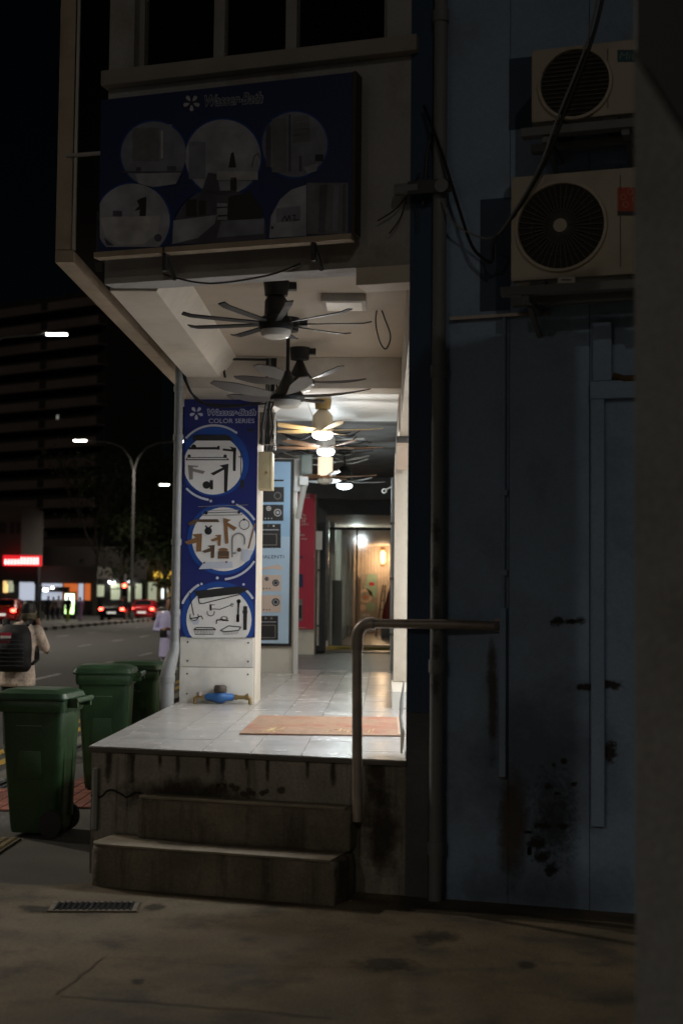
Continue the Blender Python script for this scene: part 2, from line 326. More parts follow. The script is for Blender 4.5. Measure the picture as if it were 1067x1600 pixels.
# ================================================================== RAISED WALKWAY, STEPS
XL, XR = -1.76, .13                            # outer edge and shop line of the covered walkway
fl = facy(XL); fr = facy(XR)
wk = struct('raised_walkway', MB().prism([(XL, fl), (XR, fr), (XR, 24), (XL, 24)], 'z', -.02, PZ - .012), plinth)
MB().prism([(XL - .02, fl - .025), (XR, fr - .025), (XR, fr + .1), (XL - .02, fl + .1)], 'z', PZ - .03, PZ - .006).build('nosing', mat('edge trim', (.10, .09, .08), .5), wk)
def clip_front(q):                             # keep the part of a convex polygon behind the facade line
    out = []
    fn = lambda p: p[1] - (facy(p[0]) - .02)
    for a, b in zip(q, q[1:] + q[:1]):
        fa, fb = fn(a), fn(b)
        if fa >= 0: out.append(a)
        if fa*fb < 0: k = fa/(fa - fb); out.append((a[0] + (b[0] - a[0])*k, a[1] + (b[1] - a[1])*k))
    return out
xs = [XL - .015] + [XR - .3*k for k in range(6, -1, -1)]
for i in range(len(xs) - 1):
    y = 7.9
    while y < 17.6:
        q = clip_front([(xs[i] + .002, y + .002), (xs[i + 1] - .002, y + .002), (xs[i + 1] - .002, y + .598), (xs[i] + .002, y + .598)])
        if len(q) >= 3: MB().prism(q, 'z', PZ - .012, PZ + random.uniform(-.0006, .0006)).build('tile', tile, wk)
        y += .6
for j in range(32):
    y = 17.72 + j*.2; o = random.uniform(0, 1)
    for a, b in ((XL, XL + .35 + o*.6), (XL + .35 + o*.6, XL + 1.1 + o*.5), (XL + 1.1 + o*.5, XR)):
        MB().box(a + .002, b - .002, y, y + .196, PZ - .012, PZ).build('plank', plank, wk)
# steps in the facade frame
t = Thing('entrance_steps', 'two worn grey cement steps below the tiled walkway corner', 'steps', (-1, -.3, 0), facade=True)
q0 = fac(150, 1378, .5)
def step_poly(s0, s1, d, r):
    pts = [(s1, 0), (s1, -d)]
    for k in range(7): a = R(90*k/6); pts.append((s0 + r - r*math.sin(a), -d + r - r*math.cos(a)))
    return pts + [(s0, 0)]
SE = fac(547, 1268, .15).x; O1, O2 = .40, .15; Z1, Z2 = (fac(235, 1324, O1).z + fac(548, 1352, O1).z)/2, (fac(215, 1244, O2).z + fac(547, 1268, O2).z)/2
p1 = step_poly(fac(147, 1330, .3).x, SE - .002, O1, .10); p2 = step_poly(fac(213, 1260, O2).x, SE, O2, .03)
t.part('lower_step', MB().prism(p1, 'z', -.02, Z1), stepm, bevel=.02)
t.part('upper_step', MB().prism(p2, 'z', Z1, Z2), stepm, bevel=.02)
from mathutils import noise
def wear(o, vox=.018, amp=.007):
    md = o.modifiers.new('r', 'REMESH'); md.mode = 'VOXEL'; md.voxel_size = vox; dg = bpy.context.evaluated_depsgraph_get(); dg.update(); me = bpy.data.meshes.new_from_object(o.evaluated_get(dg)); o.modifiers.clear()
    for v in me.vertices: v.co += v.normal*(noise.noise(v.co*7)*amp + noise.noise(v.co*22)*amp*.6 - max(0, noise.noise(v.co*13) - .35)*amp*4)
    m_ = o.data.materials[0]; o.data = me
    if not me.materials: me.materials.append(m_)
    me.polygons.foreach_set('use_smooth', [True]*len(me.polygons)); me.set_sharp_from_angle(angle=R(50)); return o
for o_ in list(t.o.children): wear(o_)
def inset(p, k): cx = sum(q[0] for q in p)/len(p); cy = sum(q[1] for q in p)/len(p); return [(cx + (q[0] - cx)*k, cy + (q[1] - cy)*k) for q in p]
tread = mat('lit tread tone', (.24, .20, .145), .8, var=.3, scale=5, bump=.5, bscale=40, stain=(.12, .1, .07), samt=.7, sscale=3)  # light on the tread tops is put into this paler colour
t.part('lower_tread', MB().prism(inset(p1, .975), 'z', Z1 - .004, Z1 + .009), tread, bevel=.003); t.part('upper_tread', MB().prism(inset(p2, .97), 'z', Z2 - .004, Z2 + .009), tread, bevel=.004)
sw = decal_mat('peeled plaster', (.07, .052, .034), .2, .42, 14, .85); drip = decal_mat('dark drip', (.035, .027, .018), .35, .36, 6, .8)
def fdecal(nm, x0, y0, x1, y1, m, out=.003, vt=1): ob = decal(nm, [fac(x, y, out) for x, y in ((x0, y1), (x1, y1), (x1, y0), (x0, y0))], m, wk, vt); ob.location = FA0; ob.rotation_euler.z = -FANG
for k in range(14):
    cx = random.choice((330, 405, 418, 440, 365)) + random.uniform(-22, 22); cy = random.uniform(1229, 1242) + (cx - 400)*.04; fdecal('peeled_patch', cx - 10, cy - 8, cx + 10, cy + 8, sw, .003 + k*.0002)
for k, (cx, ln, wd) in enumerate(((207, 70, 8), (278, 52, 8), (325, 40, 7), (348, 46, 8), (418, 50, 7), (250, 32, 6), (480, 44, 8), (385, 30, 6), (590, 90, 30), (170, 60, 12), (520, 60, 10))): y_ = 1176 + (cx - 143)*.043; fdecal('rust_streak', cx - wd*.7, y_, cx + wd*.7, y_ + ln*.9, drip, .006 + k*.0002, .5)
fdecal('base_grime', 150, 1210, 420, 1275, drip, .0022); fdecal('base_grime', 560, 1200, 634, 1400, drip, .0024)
ob = MB()
cr = [fac(143 + k*6, 1232 + 4*math.sin(k*.9) + (6 if 3 < k < 9 else 10), .004) for k in range(14)]
ob = MB().tube(cr, .006, 5).build('wall_crack', black, wk); ob.location = FA0; ob.rotation_euler.z = -FANG
# low plinth beside the walkway and its stub pipe
wear(solo('drain_kerb', MB().prism([(-1.93, 9.9), (-1.775, 9.85), (-1.775, 13.2), (-1.93, 13.2)], 'z', -.02, .32), stepm, 'low stained cement kerb between the bins and the tiled walkway', 'kerb', (-1.9, 10, 0)), .02)
a = fac(149, 1255, .03); b = fac(149, 1310, .03)
solo('stub_pipe', MB().tube([facw(a.x, .62, .03), facw(a.x, .26, .03)], .018, 8), pvc, 'short grey drain pipe beside the left end of the lower cement step', 'pipe', facw(a.x, .26, .03))

# ================================================================== SHOPHOUSE (walls, columns, ceilings)
sh = Thing('shophouse', 'cream corner shophouse with a deep ceiling over its tiled walkway', 'building', (-.8, 12, 0))
# upper wall in the facade frame: own root part coordinates via helper
def fpart(th, name, mb, m=None, under=None, **k):     # a facade-frame mesh under a world-frame thing
    o = mb.build(name, m, under or th.o, (0, 0, 0), **k); o.location = FA0 - th.base if under is None else Vector((0, 0, 0)); o.rotation_euler.z = -FANG if under is None else 0; return o
SL, SR = -1.95, .045
uw = fpart(sh, 'upper_wall', MB().box(SL, SR, 0, .2, 3.575, 4.80), upperw)
fpart(sh, 'fascia_return', MB().box(-.32, SR - .003, -.004, .196, 3.47, 3.573), cream)
sill = fpart(sh, 'sill', MB().box(SL - .02, SR + .005, -.07, .21, 4.803, 4.90), mat('sill paint', (.32, .30, .27), .75, bump=.2), bevel=.01)
fpart(sh, 'wall_above', MB().box(-.15, SR, 0, .2, 4.903, 8), upperw)
fpart(sh, 'corner_post', MB().box(SL, SL + .17, 0, .2, 4.903, 8), upperw)
for a, b in ((SL + .17, -1.24), (-1.24, -.77), (-.77, -.15)):
    wn = fpart(sh, 'window', MB().box(a + .03, b - .03, .1, .115, 4.95, 8), darkglass)
    fr_ = MB().box(a, a + .035, .07, .14, 4.905, 8).box(b - .035, b, .07, .14, 4.905, 8).box(a + .035, b - .035, .07, .14, 4.905, 4.955)
    fr_.build('window_frame', alu, wn)
sh.part('road_wall', MB().box(-1.73, -1.55, fl + .22, 26, 3.9, 9), upperw)
sh.part('edge_beam', MB().prism([(-1.73, 3.56), (-1.44, 3.56), (-1.30, 3.74), (-1.30, 3.897), (-1.73, 3.897)], 'y', facy(-1.4) + .225, 12.209), cream)
bayc = mat('smoky ceiling paint', (.44, .37, .285), .7, var=.08, scale=1.5, bump=.1, bscale=30, stain=(.33, .26, .19), samt=.5, sscale=1.1)
cl = MB().prism([(-1.30, facy(-1.3) + .21), (XR, facy(XR) + .21), (XR, 12.2), (-1.30, 12.2)], 'z', 3.741, 3.88); sh.part('ceiling', cl, bayc)
sh.part('cross_beam', MB().box(-1.73, XR + .1, 12.21, 12.55, 3.47, 3.90), cream, bevel=.01)
sh.part('beam_haunch', MB().prism([(-1.73, 3.30), (-.98, 3.30), (-.80, 3.468), (-1.73, 3.468)], 'y', 12.215, 12.545), cream)
cb = MB().box(-1.73, XR, 12.56, 24, 3.66, 3.8); sh.part('inner_ceiling', cb, mat('sooty concrete', (.13, .13, .13), .8, var=.2))
for i in range(2):
    for j in range(3):
        y = 12.58 + j*1.08; sh.part('ceiling_board', MB().box(-1.72 + i*.925, -1.72 + i*.925 + .917, y, min(y + 1.07, 20.2), 3.64, 3.66 - .001), white)
sh.part('cross_beam', MB().box(-1.73, XR, 23.3, 23.6, 3.3, 3.655), MATS['sooty concrete'])
def column(y, x1, name_y):
    c = sh.part('column', MB().box(-1.74, x1, y, y + .55, PZ - .01, 3.36), cream, bevel=.006)
    return c
c1 = column(12.22, -1.10, 0); c2 = column(17.25, -1.10, 0); c3 = column(23.2, -1.13, 0)
# marble cladding of the first column, in two slabs, with screws
for z0, z1 in ((PZ, 1.055), (1.059, 1.31)): sh.part('marble_slab', MB().box(-1.745, -1.115, 12.198, 12.218, z0, z1), marble, bevel=.002)
for x in (-1.68, -1.16):
    for z in (.83, 1.0, 1.11, 1.27): sh.part('screw', MB().lathe([(.008, 0), (.008, -.004)], (x, 12.197, z), 8, axis='y'), dmetal)
sh.part('marble_slab', MB().box(-1.74, -1.105, 17.228, 17.248, PZ, 1.05), marble); sh.part('marble_slab', MB().box(-1.74, -1.135, 23.178, 23.198, PZ, 1.15), marble)
# shop line on the right: opening from 8.3 to 13.3, closed beyond
sh.part('shop_header', MB().box(XR, XR + .18, fr + .21, 13.3, 3.18, 3.9), cream)
sh.part('shop_wall', MB().box(XR, XR + .18, 13.55, 24, PZ, 3.8), cream)
sh.part('jamb', MB().box(.088, XR + .25, 13.3, 13.545, .89, 3.02), cream, bevel=.006)
sh.part('threshold', MB().box(.07, XR + .3, 11.9, 13.6, PZ, .888), marble)
sh.part('jamb_cap', MB().box(.10, XR + .2, 13.25, 13.54, 3.024, 3.18), mat('shutter box', (.09, .085, .08), .5))
sh.part('shutter_guide', MB().box(XR + .02, XR + .05, fr + .28, fr + .33, PZ, 3.18), alu)
sh.part('end_wall', MB().prism([(XR, fr + .005), (XR + .05, facy(XR + .05) + .005), (XR + .05, fr + .2), (XR, fr + .2)], 'z', PZ, 3.9), cream)
t = Thing('shop_sign', 'cream wooden sign box with slanted lower board above the shop jamb', 'sign', (.15, 13, 3.1))
t.part('board', MB().box(.115, .24, 12.85, 13.0, 3.19, 3.62), mat('pinkish board', (.62, .50, .40), .55, stain=(.4, .28, .2), samt=.4)); t.part('slanted_board', MB().prism([(12.9, 3.05), (13.2, 2.86), (13.22, 2.89), (12.92, 3.08)], 'x', .10, .22), MATS['pinkish board'])
# shop interior: real room with ceiling panels
t = Thing('shop_room', 'bright white shop interior opening onto the tiled walkway', 'shop', (2.5, 10.5, PZ))
roomw = mat('shop white wall', (.75, .75, .73), .6)
t.part('floor', MB().prism([(.131, 8.6), (4.5, 7.4), (4.5, 13.4), (.131, 13.4)], 'z', PZ - .03, PZ - .004), tile)
t.part('ceiling', MB().prism([(.32, 8.25), (4.5, 7.0), (4.5, 13.4), (.32, 13.4)], 'z', 3.4, 3.5), roomw)
t.part('back_wall', MB().box(4.5, 4.6, 7.0, 13.4, PZ, 3.5), roomw); t.part('side_wall', MB().box(.32, 4.5, 13.4, 13.5, PZ, 3.5), roomw)
SHOPW = 62
for i, (x, y) in enumerate(((1.15, 9.3), (1.3, 11.6), (3.0, 9.0), (3.0, 11.8))):
    pn = Thing('shop_ceiling_light', 'square white ceiling light inside the bright shop', 'ceiling light', (x, y, 3.36), group='ceiling lights in the shop')
    pn.part('housing', MB().box(x - .32, x + .32, y - .32, y + .32, 3.37, 3.399), white); pn.part('diffuser', MB().box(x - .29, x + .29, y - .29, y + .29, 3.36, 3.369), glow('panel glow', (.95, .98, 1), 6))
    lamp('panel_light', 'AREA', (0, 0, -.02), pn.o, SHOPW, (1, .96, .91) if i % 2 else (.86, .93, 1), shape='SQUARE', size=.55)

# ---------------- blue neighbour wall
bl = Thing('blue_building', 'slate blue painted side wall with dark blue corner pier', 'building', (1, .1, 0), facade=True)
bl.part('pier', MB().box(.004, .135, -.012, .2, 1.02, 9), navy); bl.part('pier_base', MB().box(.004, .135, -.012, .2, 0, 1.018), mat('bare pier foot', (.12, .125, .13), .8, var=.25, bump=.4, speck=.2))
SJ = [.137, fac(795, 900).x, fac(921, 900).x, 2.2, 3.6]
for a, b in zip(SJ, SJ[1:]): bl.part('wall_panel', MB().box(a, b - .004, 0, .2, 0, 9), bluew)
bl.part('wall_core', MB().box(.14, 3.6, .02, .19, -.02, 8.99), black)
peel = decal_mat('bare cement patch', (.035, .027, .019), .2, .42, 26, .85)
for cx, cy, rx, ry in ((872, 971, 12, 7), (890, 972, 10, 4), (905, 971, 7, 6), (915, 1073, 16, 5), (950, 1070, 18, 7), (952, 1175, 11, 15), (845, 1291, 14, 6), (878, 1291, 9, 6), (838, 1317, 13, 10), (846, 1340, 12, 9), (860, 1358, 8, 10), (880, 1190, 5, 4), (865, 1195, 4, 3), (855, 1228, 5, 4), (895, 1225, 6, 3), (870, 1240, 5, 3)):
    decal('peeled_patch', [fac(cx + a*rx*1.9, cy + b*ry*1.9, .0025) - bl.base for a, b in ((-1, 1), (1, 1), (1, -1), (-1, -1))], peel, bl.o)
rs = mat('rust run', (.12, .07, .025), .9, var=.4, scale=9)
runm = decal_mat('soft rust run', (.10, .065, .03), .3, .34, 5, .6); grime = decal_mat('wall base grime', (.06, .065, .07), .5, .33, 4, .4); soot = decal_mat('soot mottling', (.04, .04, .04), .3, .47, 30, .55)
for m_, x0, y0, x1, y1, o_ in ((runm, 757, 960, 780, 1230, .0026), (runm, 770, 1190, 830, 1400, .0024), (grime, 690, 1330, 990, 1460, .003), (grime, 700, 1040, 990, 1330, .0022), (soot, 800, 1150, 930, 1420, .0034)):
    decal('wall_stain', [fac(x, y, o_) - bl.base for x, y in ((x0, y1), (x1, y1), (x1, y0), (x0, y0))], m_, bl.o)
def fthing(name, label, cat, px, py, out=0, group=None):
    p = fac(px, py, out); return Thing(name, label, cat, (p.x, -out, p.z), facade=True, group=group)
# downpipe on the pier
t = fthing('downpipe', 'dark grey painted downpipe running down beside the deep blue pier', 'pipe', 682, 1395, .06)
s = .19
t.part('pipe', MB().tube([(s, -.055, 0), (s, -.055, 9)], .04, 14), greyp, smooth=True)
for z in (.25, 1.25, 2.9, 4.95): t.part('collar', MB().lathe([(.048, z), (.048, z + .07)], (s, -.055, 0), 14), greyp)
for y_ in (830, 900, 960, 1020, 1070): decal('mould_patch', [fac(681 + a*13, y_ + b*42, .0975) - t.base for a, b in ((-1, 1), (1, 1), (1, -1), (-1, -1))], soot, t.o)
# conduits and trunking
t = fthing('conduit', 'thin grey conduit ending in a square trunking on the blue wall', 'conduit', 786, 1213, .02)
a = fac(786, 1213, .0); b = fac(786, 950, 0); c_ = fac(787, 490, 0)
t.part('trunking', MB().box(a.x - .018, a.x + .018, -.034, -.001, a.z, b.z), bluew, bevel=.003); t.part('pipe', MB().tube([(a.x, -.014, b.z), (a.x, -.014, c_.z)], .011, 8), bluew)
for y in (770, 895): q = fac(786, y); t.part('clip', MB().box(a.x - .022, a.x + .022, -.028, -.001, q.z - .014, q.z + .014), bluew)
t.part('cut_end', MB().box(a.x - .019, a.x + .019, -.035, -.001, a.z - .006, a.z - .0005), rs)
t = fthing('cable_trunking', 'wide pale grey cable trunking that jogs sideways down the blue wall', 'trunking', 935, 1290, .02)
A, B, C_, D = fac(935, 1290), fac(937, 625), fac(940, 600), fac(942, 505)
t.part('lower_run', MB().box(A.x - .035, A.x + .035, -.04, -.001, A.z, B.z), bluew, bevel=.003); t.part('jog', MB().box(A.x - .04, A.x + .5, -.045, -.001, B.z + .002, C_.z + .01), bluew, bevel=.003)
t.part('upper_run', MB().box(D.x - .05, D.x + .05, -.05, -.001, C_.z + .012, D.z), bluew, bevel=.003)
p = fac(975, 592, .03); solo('pipe_stub', MB().tube([facw(p.x - .06, p.z + .02, .03), facw(p.x, p.z, .04), facw(p.x + .3, p.z, .04)], .018, 8), rs, 'rusty brown pipe stub above the sideways jog of the trunking', 'pipe', facw(p.x, p.z, .03))
a, b = fac(703, 498, .03), fac(858, 488, .03)
solo('angle_bar', MB().bar(facw(a.x, a.z, .02), facw(b.x, b.z, .02), .03, .018), steel, 'slim pale metal angle bar fixed level under the lower aircon', 'bar', facw(a.x, a.z, .02))
# shadows of the units, painted on the wall as flat navy patches
for x0, y0, x1, y1 in ((750, 312, 797, 484), (795, 92, 832, 200)):
    p, q = fac(x0, y0, .003), fac(x1, y1, .003); bl.part('painted_shadow', MB().poly([(p.x, -.003, p.z), (q.x, -.003, p.z), (q.x, -.003, q.z), (p.x, -.003, q.z)]), mat('navy shadow tone', (.035, .06, .11), .65, var=.15))

# ---------------- air conditioners
def aircon(px0, py0, py1, fx, fy, fr_px, label, radial, stick):
    OUT = .42
    a = fac(px0, py1, OUT); b = fac(px0, py0, OUT); s0, z0, z1 = a.x, a.z, b.z; s1 = s0 + (z1 - z0)*1.45
    t = Thing('air_conditioner', label, 'air conditioner', (s0, -OUT, z0), facade=True, group='outdoor aircon units on the blue wall')
    t.part('casing', MB().box(s0, s1, -OUT, -.12, z0, z1), acm, bevel=.018)
    c = fac(fx, fy, OUT); r = (fac(fx + fr_px, fy, OUT).x - c.x)
    gr = t.part('fan_opening', MB().lathe([(r, -.002), (r, -.006)], (c.x, -OUT, c.z), 48, axis='y'), mat('fan void', (.012, .009, .007), .7))
    rim = MB(); n = 48
    rim.loft([[Vector((c.x, -OUT, c.z)) + Vector((q*math.cos(2*math.pi*k/n), w_, q*math.sin(2*math.pi*k/n))) for k in range(n)] for q, w_ in ((r, -.004), (r + .004, -.022), (r + .018, -.02), (r + .022, -.001))], acm, caps=False); t.part('rim', rim, acm)
    gm = mat('grille wire', (.085, .07, .055), .5)
    if radial:
        for k in range(40):
            an = 2*math.pi*k/40; d = Vector((math.cos(an), 0, math.sin(an))); cc = Vector((c.x, -OUT - .014, c.z)); t.part('grille_spoke', MB().bar(cc + d*r*.15, cc + d*r, .004, .004), gm)
        t.part('hub', MB().lathe([(r*.16, -.03), (r*.16, -.01)], (c.x, -OUT, c.z), 20, axis='y'), acm)
        for q in (.4, .7): rg = [Vector((c.x + r*q*math.cos(2*math.pi*k/32), -OUT - .012, c.z + r*q*math.sin(2*math.pi*k/32))) for k in range(33)]; t.part('grille_ring', MB().tube(rg, .0025, 4), gm)
    else:
        for k in range(-7, 8):
            h = k*r/7.6; hw = math.sqrt(max(0, r*r - h*h)); t.part('grille_wire', MB().bar((c.x - hw, -OUT - .012, c.z + h), (c.x + hw, -OUT - .012, c.z + h), .005, .005), gm)
    t.part('panel_seam', MB().box(s0 + (s1 - s0)*.70, s0 + (s1 - s0)*.70 + .004, -OUT - .003, -OUT, z0 + .04, z1 - .04), mat('seam', (.1, .085, .065), .7))
    for k in range(2): t.part('foot', MB().box(s0 + .1 + k*(s1 - s0 - .3), s0 + .18 + k*(s1 - s0 - .3), -OUT + .02, -.14, z0 - .03, z0 - .001), dmetal)
    for e in stick: e(t, OUT, s0, s1, z0, z1)
    bk = Thing('aircon_bracket', 'grey steel shelf bracket carrying the ' + ('lower radial grille' if radial else 'upper wire grille') + ' aircon', 'bracket', (s0, -.4, z0 - .07), facade=True)
    bk.part('front_rail', MB().box(s0 - .05, s1 + .1, -OUT - .02, -OUT + .05, z0 - .075, z0 - .031), greyp)
    bk.part('back_rail', MB().box(s0 - .05, s1 + .1, -.16, -.1, z0 - .075, z0 - .031), greyp)
    for k in range(2):
        x = s0 + .08 + k*(s1 - s0 - .16); bk.part('arm', MB().box(x - .02, x + .02, -OUT, -.001, z0 - .11, z0 - .076), greyp); bk.part('brace', MB().bar((x, -OUT + .12, z0 - .11), (x, -.005, z0 - .22), .025, .025), greyp)
    return t
def uvf(out):
    return lambda px, py, l: (lambda p: (p.x, -out - .002*l, p.z))(fac(px, py, out))
def stick1(t, OUT, *a):
    P_ = Print(lambda x, y: (x, y), uvf(OUT)); P_.rect(964, 78, 1010, 97, flat('teal label', (.01, .10, .11)), 1).text('Mitsu', 967, 82, 1008, 93, flat('label grey', (.2, .28, .28)), 2, shear=.2); t.part('brand_label', P_.mb)
def stick2(t, OUT, s0, s1, z0, z1):
    P_ = Print(lambda x, y: (x, y), uvf(OUT)); lr = flat('red label', (.48, .05, .012)); lo = flat('label pink', (.62, .2, .12))
    P_.rect(964, 293, 1006, 330, lr, 1).rect(964, 330, 1006, 337, i_black, 1)
    for x, y in ((973, 308), (984, 300), (977, 320), (992, 312)): P_.arc(x, y, 3.5, 5, 0, 360, lo, 2, 14)
    t.part('energy_label', P_.mb); P_ = Print(lambda x, y: (x, y), uvf(OUT + .02)); P_.rect(871, 433, 898, 442, i_white, 1).rect(877, 436, 892, 439, i_grey, 2); t.part('small_label', P_.mb)
aircon(829, 78, 192, 898, 131, 53, 'smaller beige aircon with teal label on the higher bracket', False, [stick1])
aircon(797, 276, 440, 876, 354, 67, 'larger beige aircon with radial fan grille and red label', True, [stick2])

# ---------------- billboard on the upper wall
OB = .16
t = fthing('billboard', 'dark blue billboard of round bathroom photographs hung on the upper wall', 'billboard', 350, 390, OB)
c4 = [fac(*p, OB) for p in ((160, 150), (552, 119), (550, 368), (153, 392))]
s0, s1, z0, z1 = (c4[0].x + c4[3].x)/2, (c4[1].x + c4[2].x)/2, (c4[2].z + c4[3].z)/2, (c4[0].z + c4[1].z)/2
t.part('panel', MB().box(s0, s1, -OB, -OB + .05, z0, z1), i_navy); t.part('side_trim', MB().box(s1 + .001, s1 + .02, -OB - .012, -.06, z0, z1), mat('rusty trim', (.06, .045, .03), .7))
sm_ = fac(258, 385, OB).x; t.part('bottom_rail', MB().box(s0 - .02, sm_ - .008, -OB - .02, -OB + .06, z0 - .035, z0 - .002), beige); t.part('bottom_rail', MB().box(sm_ + .008, s1, -OB - .02, -OB + .06, z0 - .035, z0 - .002), beige)
for s in (sm_, fac(490, 372, OB).x): t.part('bracket', MB().bar((s, -OB, z0 - .04), (s, -.01, z0 - .16), .02, .02).box(s - .012, s + .012, -OB - .01, -OB + .02, z0 - .14, z0 - .03), dmetal)
for s in (-1.9, -.9): t.part('standoff', MB().box(s, s + .04, -OB + .05, -.002, z1 - .2, z1 - .15), dmetal)
fp = lambda n, c_: mat(n, c_, .5, var=.3, scale=7, rnd=0, stain=tuple(q*.55 for q in c_), samt=.5, sscale=4)
b_cream = fp('faded pale print', (.37, .39, .46)); b_mauve = fp('faded mauve print', (.22, .23, .29)); b_brown = fp('faded dark print', (.09, .085, .11)); b_grey = fp('faded grey print', (.17, .17, .19)); b_white = fp('faded white print', (.5, .5, .52))
P_ = Print(lambda x, y: (x, y), uvf(OB)); CL = (156, 125, 548, 386)
def photo(cx, cy, r, base, items, clip=None):
    P_.disc(cx, cy, r + 3, i_mid, 1, clip=clip); P_.disc(cx, cy, r, base, 2, clip=clip)
    for k, it in enumerate(items): getattr(P_, it[0])(*it[1:], 3 + (k % 3))
P_.disc(350, 250, 1, i_navy, 1)
P_.poly([(265, 320), (292, 290), (318, 312), (300, 345), (275, 365)], i_blue, 1).poly([(385, 300), (420, 285), (442, 300), (425, 335), (412, 350)], i_blue, 1)
photo(241, 241, 51, b_mauve, [('rect', 208, 200, 250, 252, b_grey), ('rect', 250, 195, 270, 250, b_mauve), ('rect', 253, 205, 256, 248, b_white), ('rect', 192, 268, 288, 271, b_brown), ('poly', [(212, 272), (285, 270), (276, 288), (240, 293), (218, 287)], b_cream), ('rect', 214, 262, 222, 268, b_brown), ('rect', 262, 260, 276, 267, b_brown)])
photo(349, 246, 59, b_cream, [('rect', 296, 222, 322, 280, b_mauve), ('poly', [(358, 262), (362, 240), (366, 238), (370, 262)], i_black), ('rect', 340, 268, 404, 282, b_white), ('poly', [(316, 300), (326, 270), (340, 272), (345, 300)], b_brown), ('line', [(394, 262), (398, 245), (404, 240), (407, 248)], 1.6, b_grey), ('rect', 361, 278, 371, 298, i_black)])
photo(461, 226, 51, b_mauve, [('rect', 416, 196, 424, 262, b_brown), ('rect', 426, 186, 448, 270, b_grey), ('rect', 452, 180, 455, 268, b_brown), ('poly', [(458, 182), (484, 180), (484, 220), (458, 224)], b_grey), ('line', [(458, 192), (484, 190)], 1.5, b_mauve), ('line', [(458, 202), (484, 200)], 1.5, b_mauve), ('line', [(458, 212), (484, 210)], 1.5, b_mauve), ('rect', 493, 242, 506, 252, i_black), ('poly', [(475, 262), (498, 256), (496, 268), (482, 272)], b_cream), ('rect', 468, 244, 472, 268, b_brown)])
photo(208, 345, 58, b_cream, [('poly', [(157, 340), (252, 337), (248, 364), (226, 382), (190, 384), (166, 370)], b_white), ('poly', [(222, 310), (230, 308), (229, 338), (219, 338), (220, 328), (211, 330), (219, 322), (215, 314)], i_black), ('rect', 178, 330, 192, 338, b_brown), ('disc', 248, 372, 6, b_brown), ('poly', [(164, 372), (180, 384), (168, 384)], b_brown)], clip=(157, 280, 300, 386))
photo(344, 368, 74, b_brown, [('poly', [(272, 345), (340, 336), (336, 350), (310, 372), (270, 382)], b_cream), ('rect', 292, 312, 308, 338, i_black), ('rect', 312, 314, 322, 336, i_black), ('rect', 340, 318, 356, 344, b_cream), ('line', [(340, 325), (356, 324)], 2, i_black), ('line', [(341, 338), (356, 337)], 2, i_black), ('poly', [(358, 308), (392, 300), (412, 330), (410, 343), (356, 344)], i_black), ('poly', [(346, 346), (414, 342), (413, 366), (340, 372)], b_mauve)], clip=(270, 298, 416, 381))
P_.poly([(421, 372), (424, 338), (438, 312), (455, 297), (479, 289), (479, 369)], b_cream, 2).rect(480, 286, 544, 366, b_grey, 2).poly([(500, 290), (512, 288), (508, 364), (498, 364)], b_brown, 3).poly([(522, 290), (530, 289), (528, 362), (520, 362)], b_mauve, 3).poly([(536, 288), (541, 288), (540, 362), (535, 362)], b_brown, 3)
P_.poly([(432, 326), (470, 322), (470, 345), (432, 348)], b_mauve, 3).line([(441, 346), (446, 338), (449, 346), (453, 337), (455, 345)], 1.5, i_black, 4).line([(457, 338), (462, 336), (460, 345), (468, 343)], 1.5, i_black, 4).rect(424, 354, 428, 358, i_black, 3)
def logo(P_, cx, cy, r, m, l, sk=0):
    for k in range(5):
        a = R(270 + 72*k); d = (math.cos(a), -math.sin(a)); n = (-d[1], d[0])
        P_.poly([(cx + d[0]*r*q + n[0]*r*w_, cy + d[1]*r*q + n[1]*r*w_) for q, w_ in ((.22, 0), (.45, .16), (.8, .24), (.98, .14), (1, 0), (.98, -.14), (.8, -.24), (.45, -.16))], m, l)
logo(P_, 300, 161, 13, b_white, 2)
P_.text('Wasser-Bath', 320, 149, 412, 168, b_white, 2, skew=-6, shear=.25, offset=.05).text('Wasser-Bath', 321, 150.5, 411, 167, i_navy, 3, skew=-6, shear=.25, offset=.004)
t.part('print', P_.mb, fix=False)

# ---------------- road-side signboard frame hung off the upper wall
t = Thing('hanging_signboard', 'long dark signboard in a metal frame hung along the road side', 'signboard', (-2.1, 9, 3.85)); SX = atY(89, 300, 9.0).x + 2.2
t.part('panel', MB().box(-2.19, -2.15, 9.15, 14.4, 3.9, 9), mat('signboard back', (.03, .028, .025), .6))
t.part('bottom_rail', MB().box(-2.2, -2.08, 9.0, 14.4, 3.80, 3.88), beige, bevel=.004)
t.part('end_post', MB().box(-2.2, -2.10, 9.0, 9.1, 3.884, 9), beige, bevel=.004); t.part('edge_trim', MB().box(-2.088, -2.07, 8.99, 9.02, 3.884, 9), alu)
t.part('end_bracket', MB().box(-2.2, -1.9, 14.41, 14.55, 3.62, 3.9), beige)
for k in range(6):
    y = 9.6 + k*.85; t.part('hanger', MB().box(-2.07, -1.735, y, y + .035, 3.95, 3.985).box(-2.06, -2.02, y, y + .03, 3.885, 4.3), dmetal)
for k in range(3): t.part('lug', MB().bar((-2.14, 9.0, 4.5 + k*1.2), (-1.78, 8.92, 4.5 + k*1.2), .025, .02), alu)

for o_ in t.o.children: o_.location.x += SX
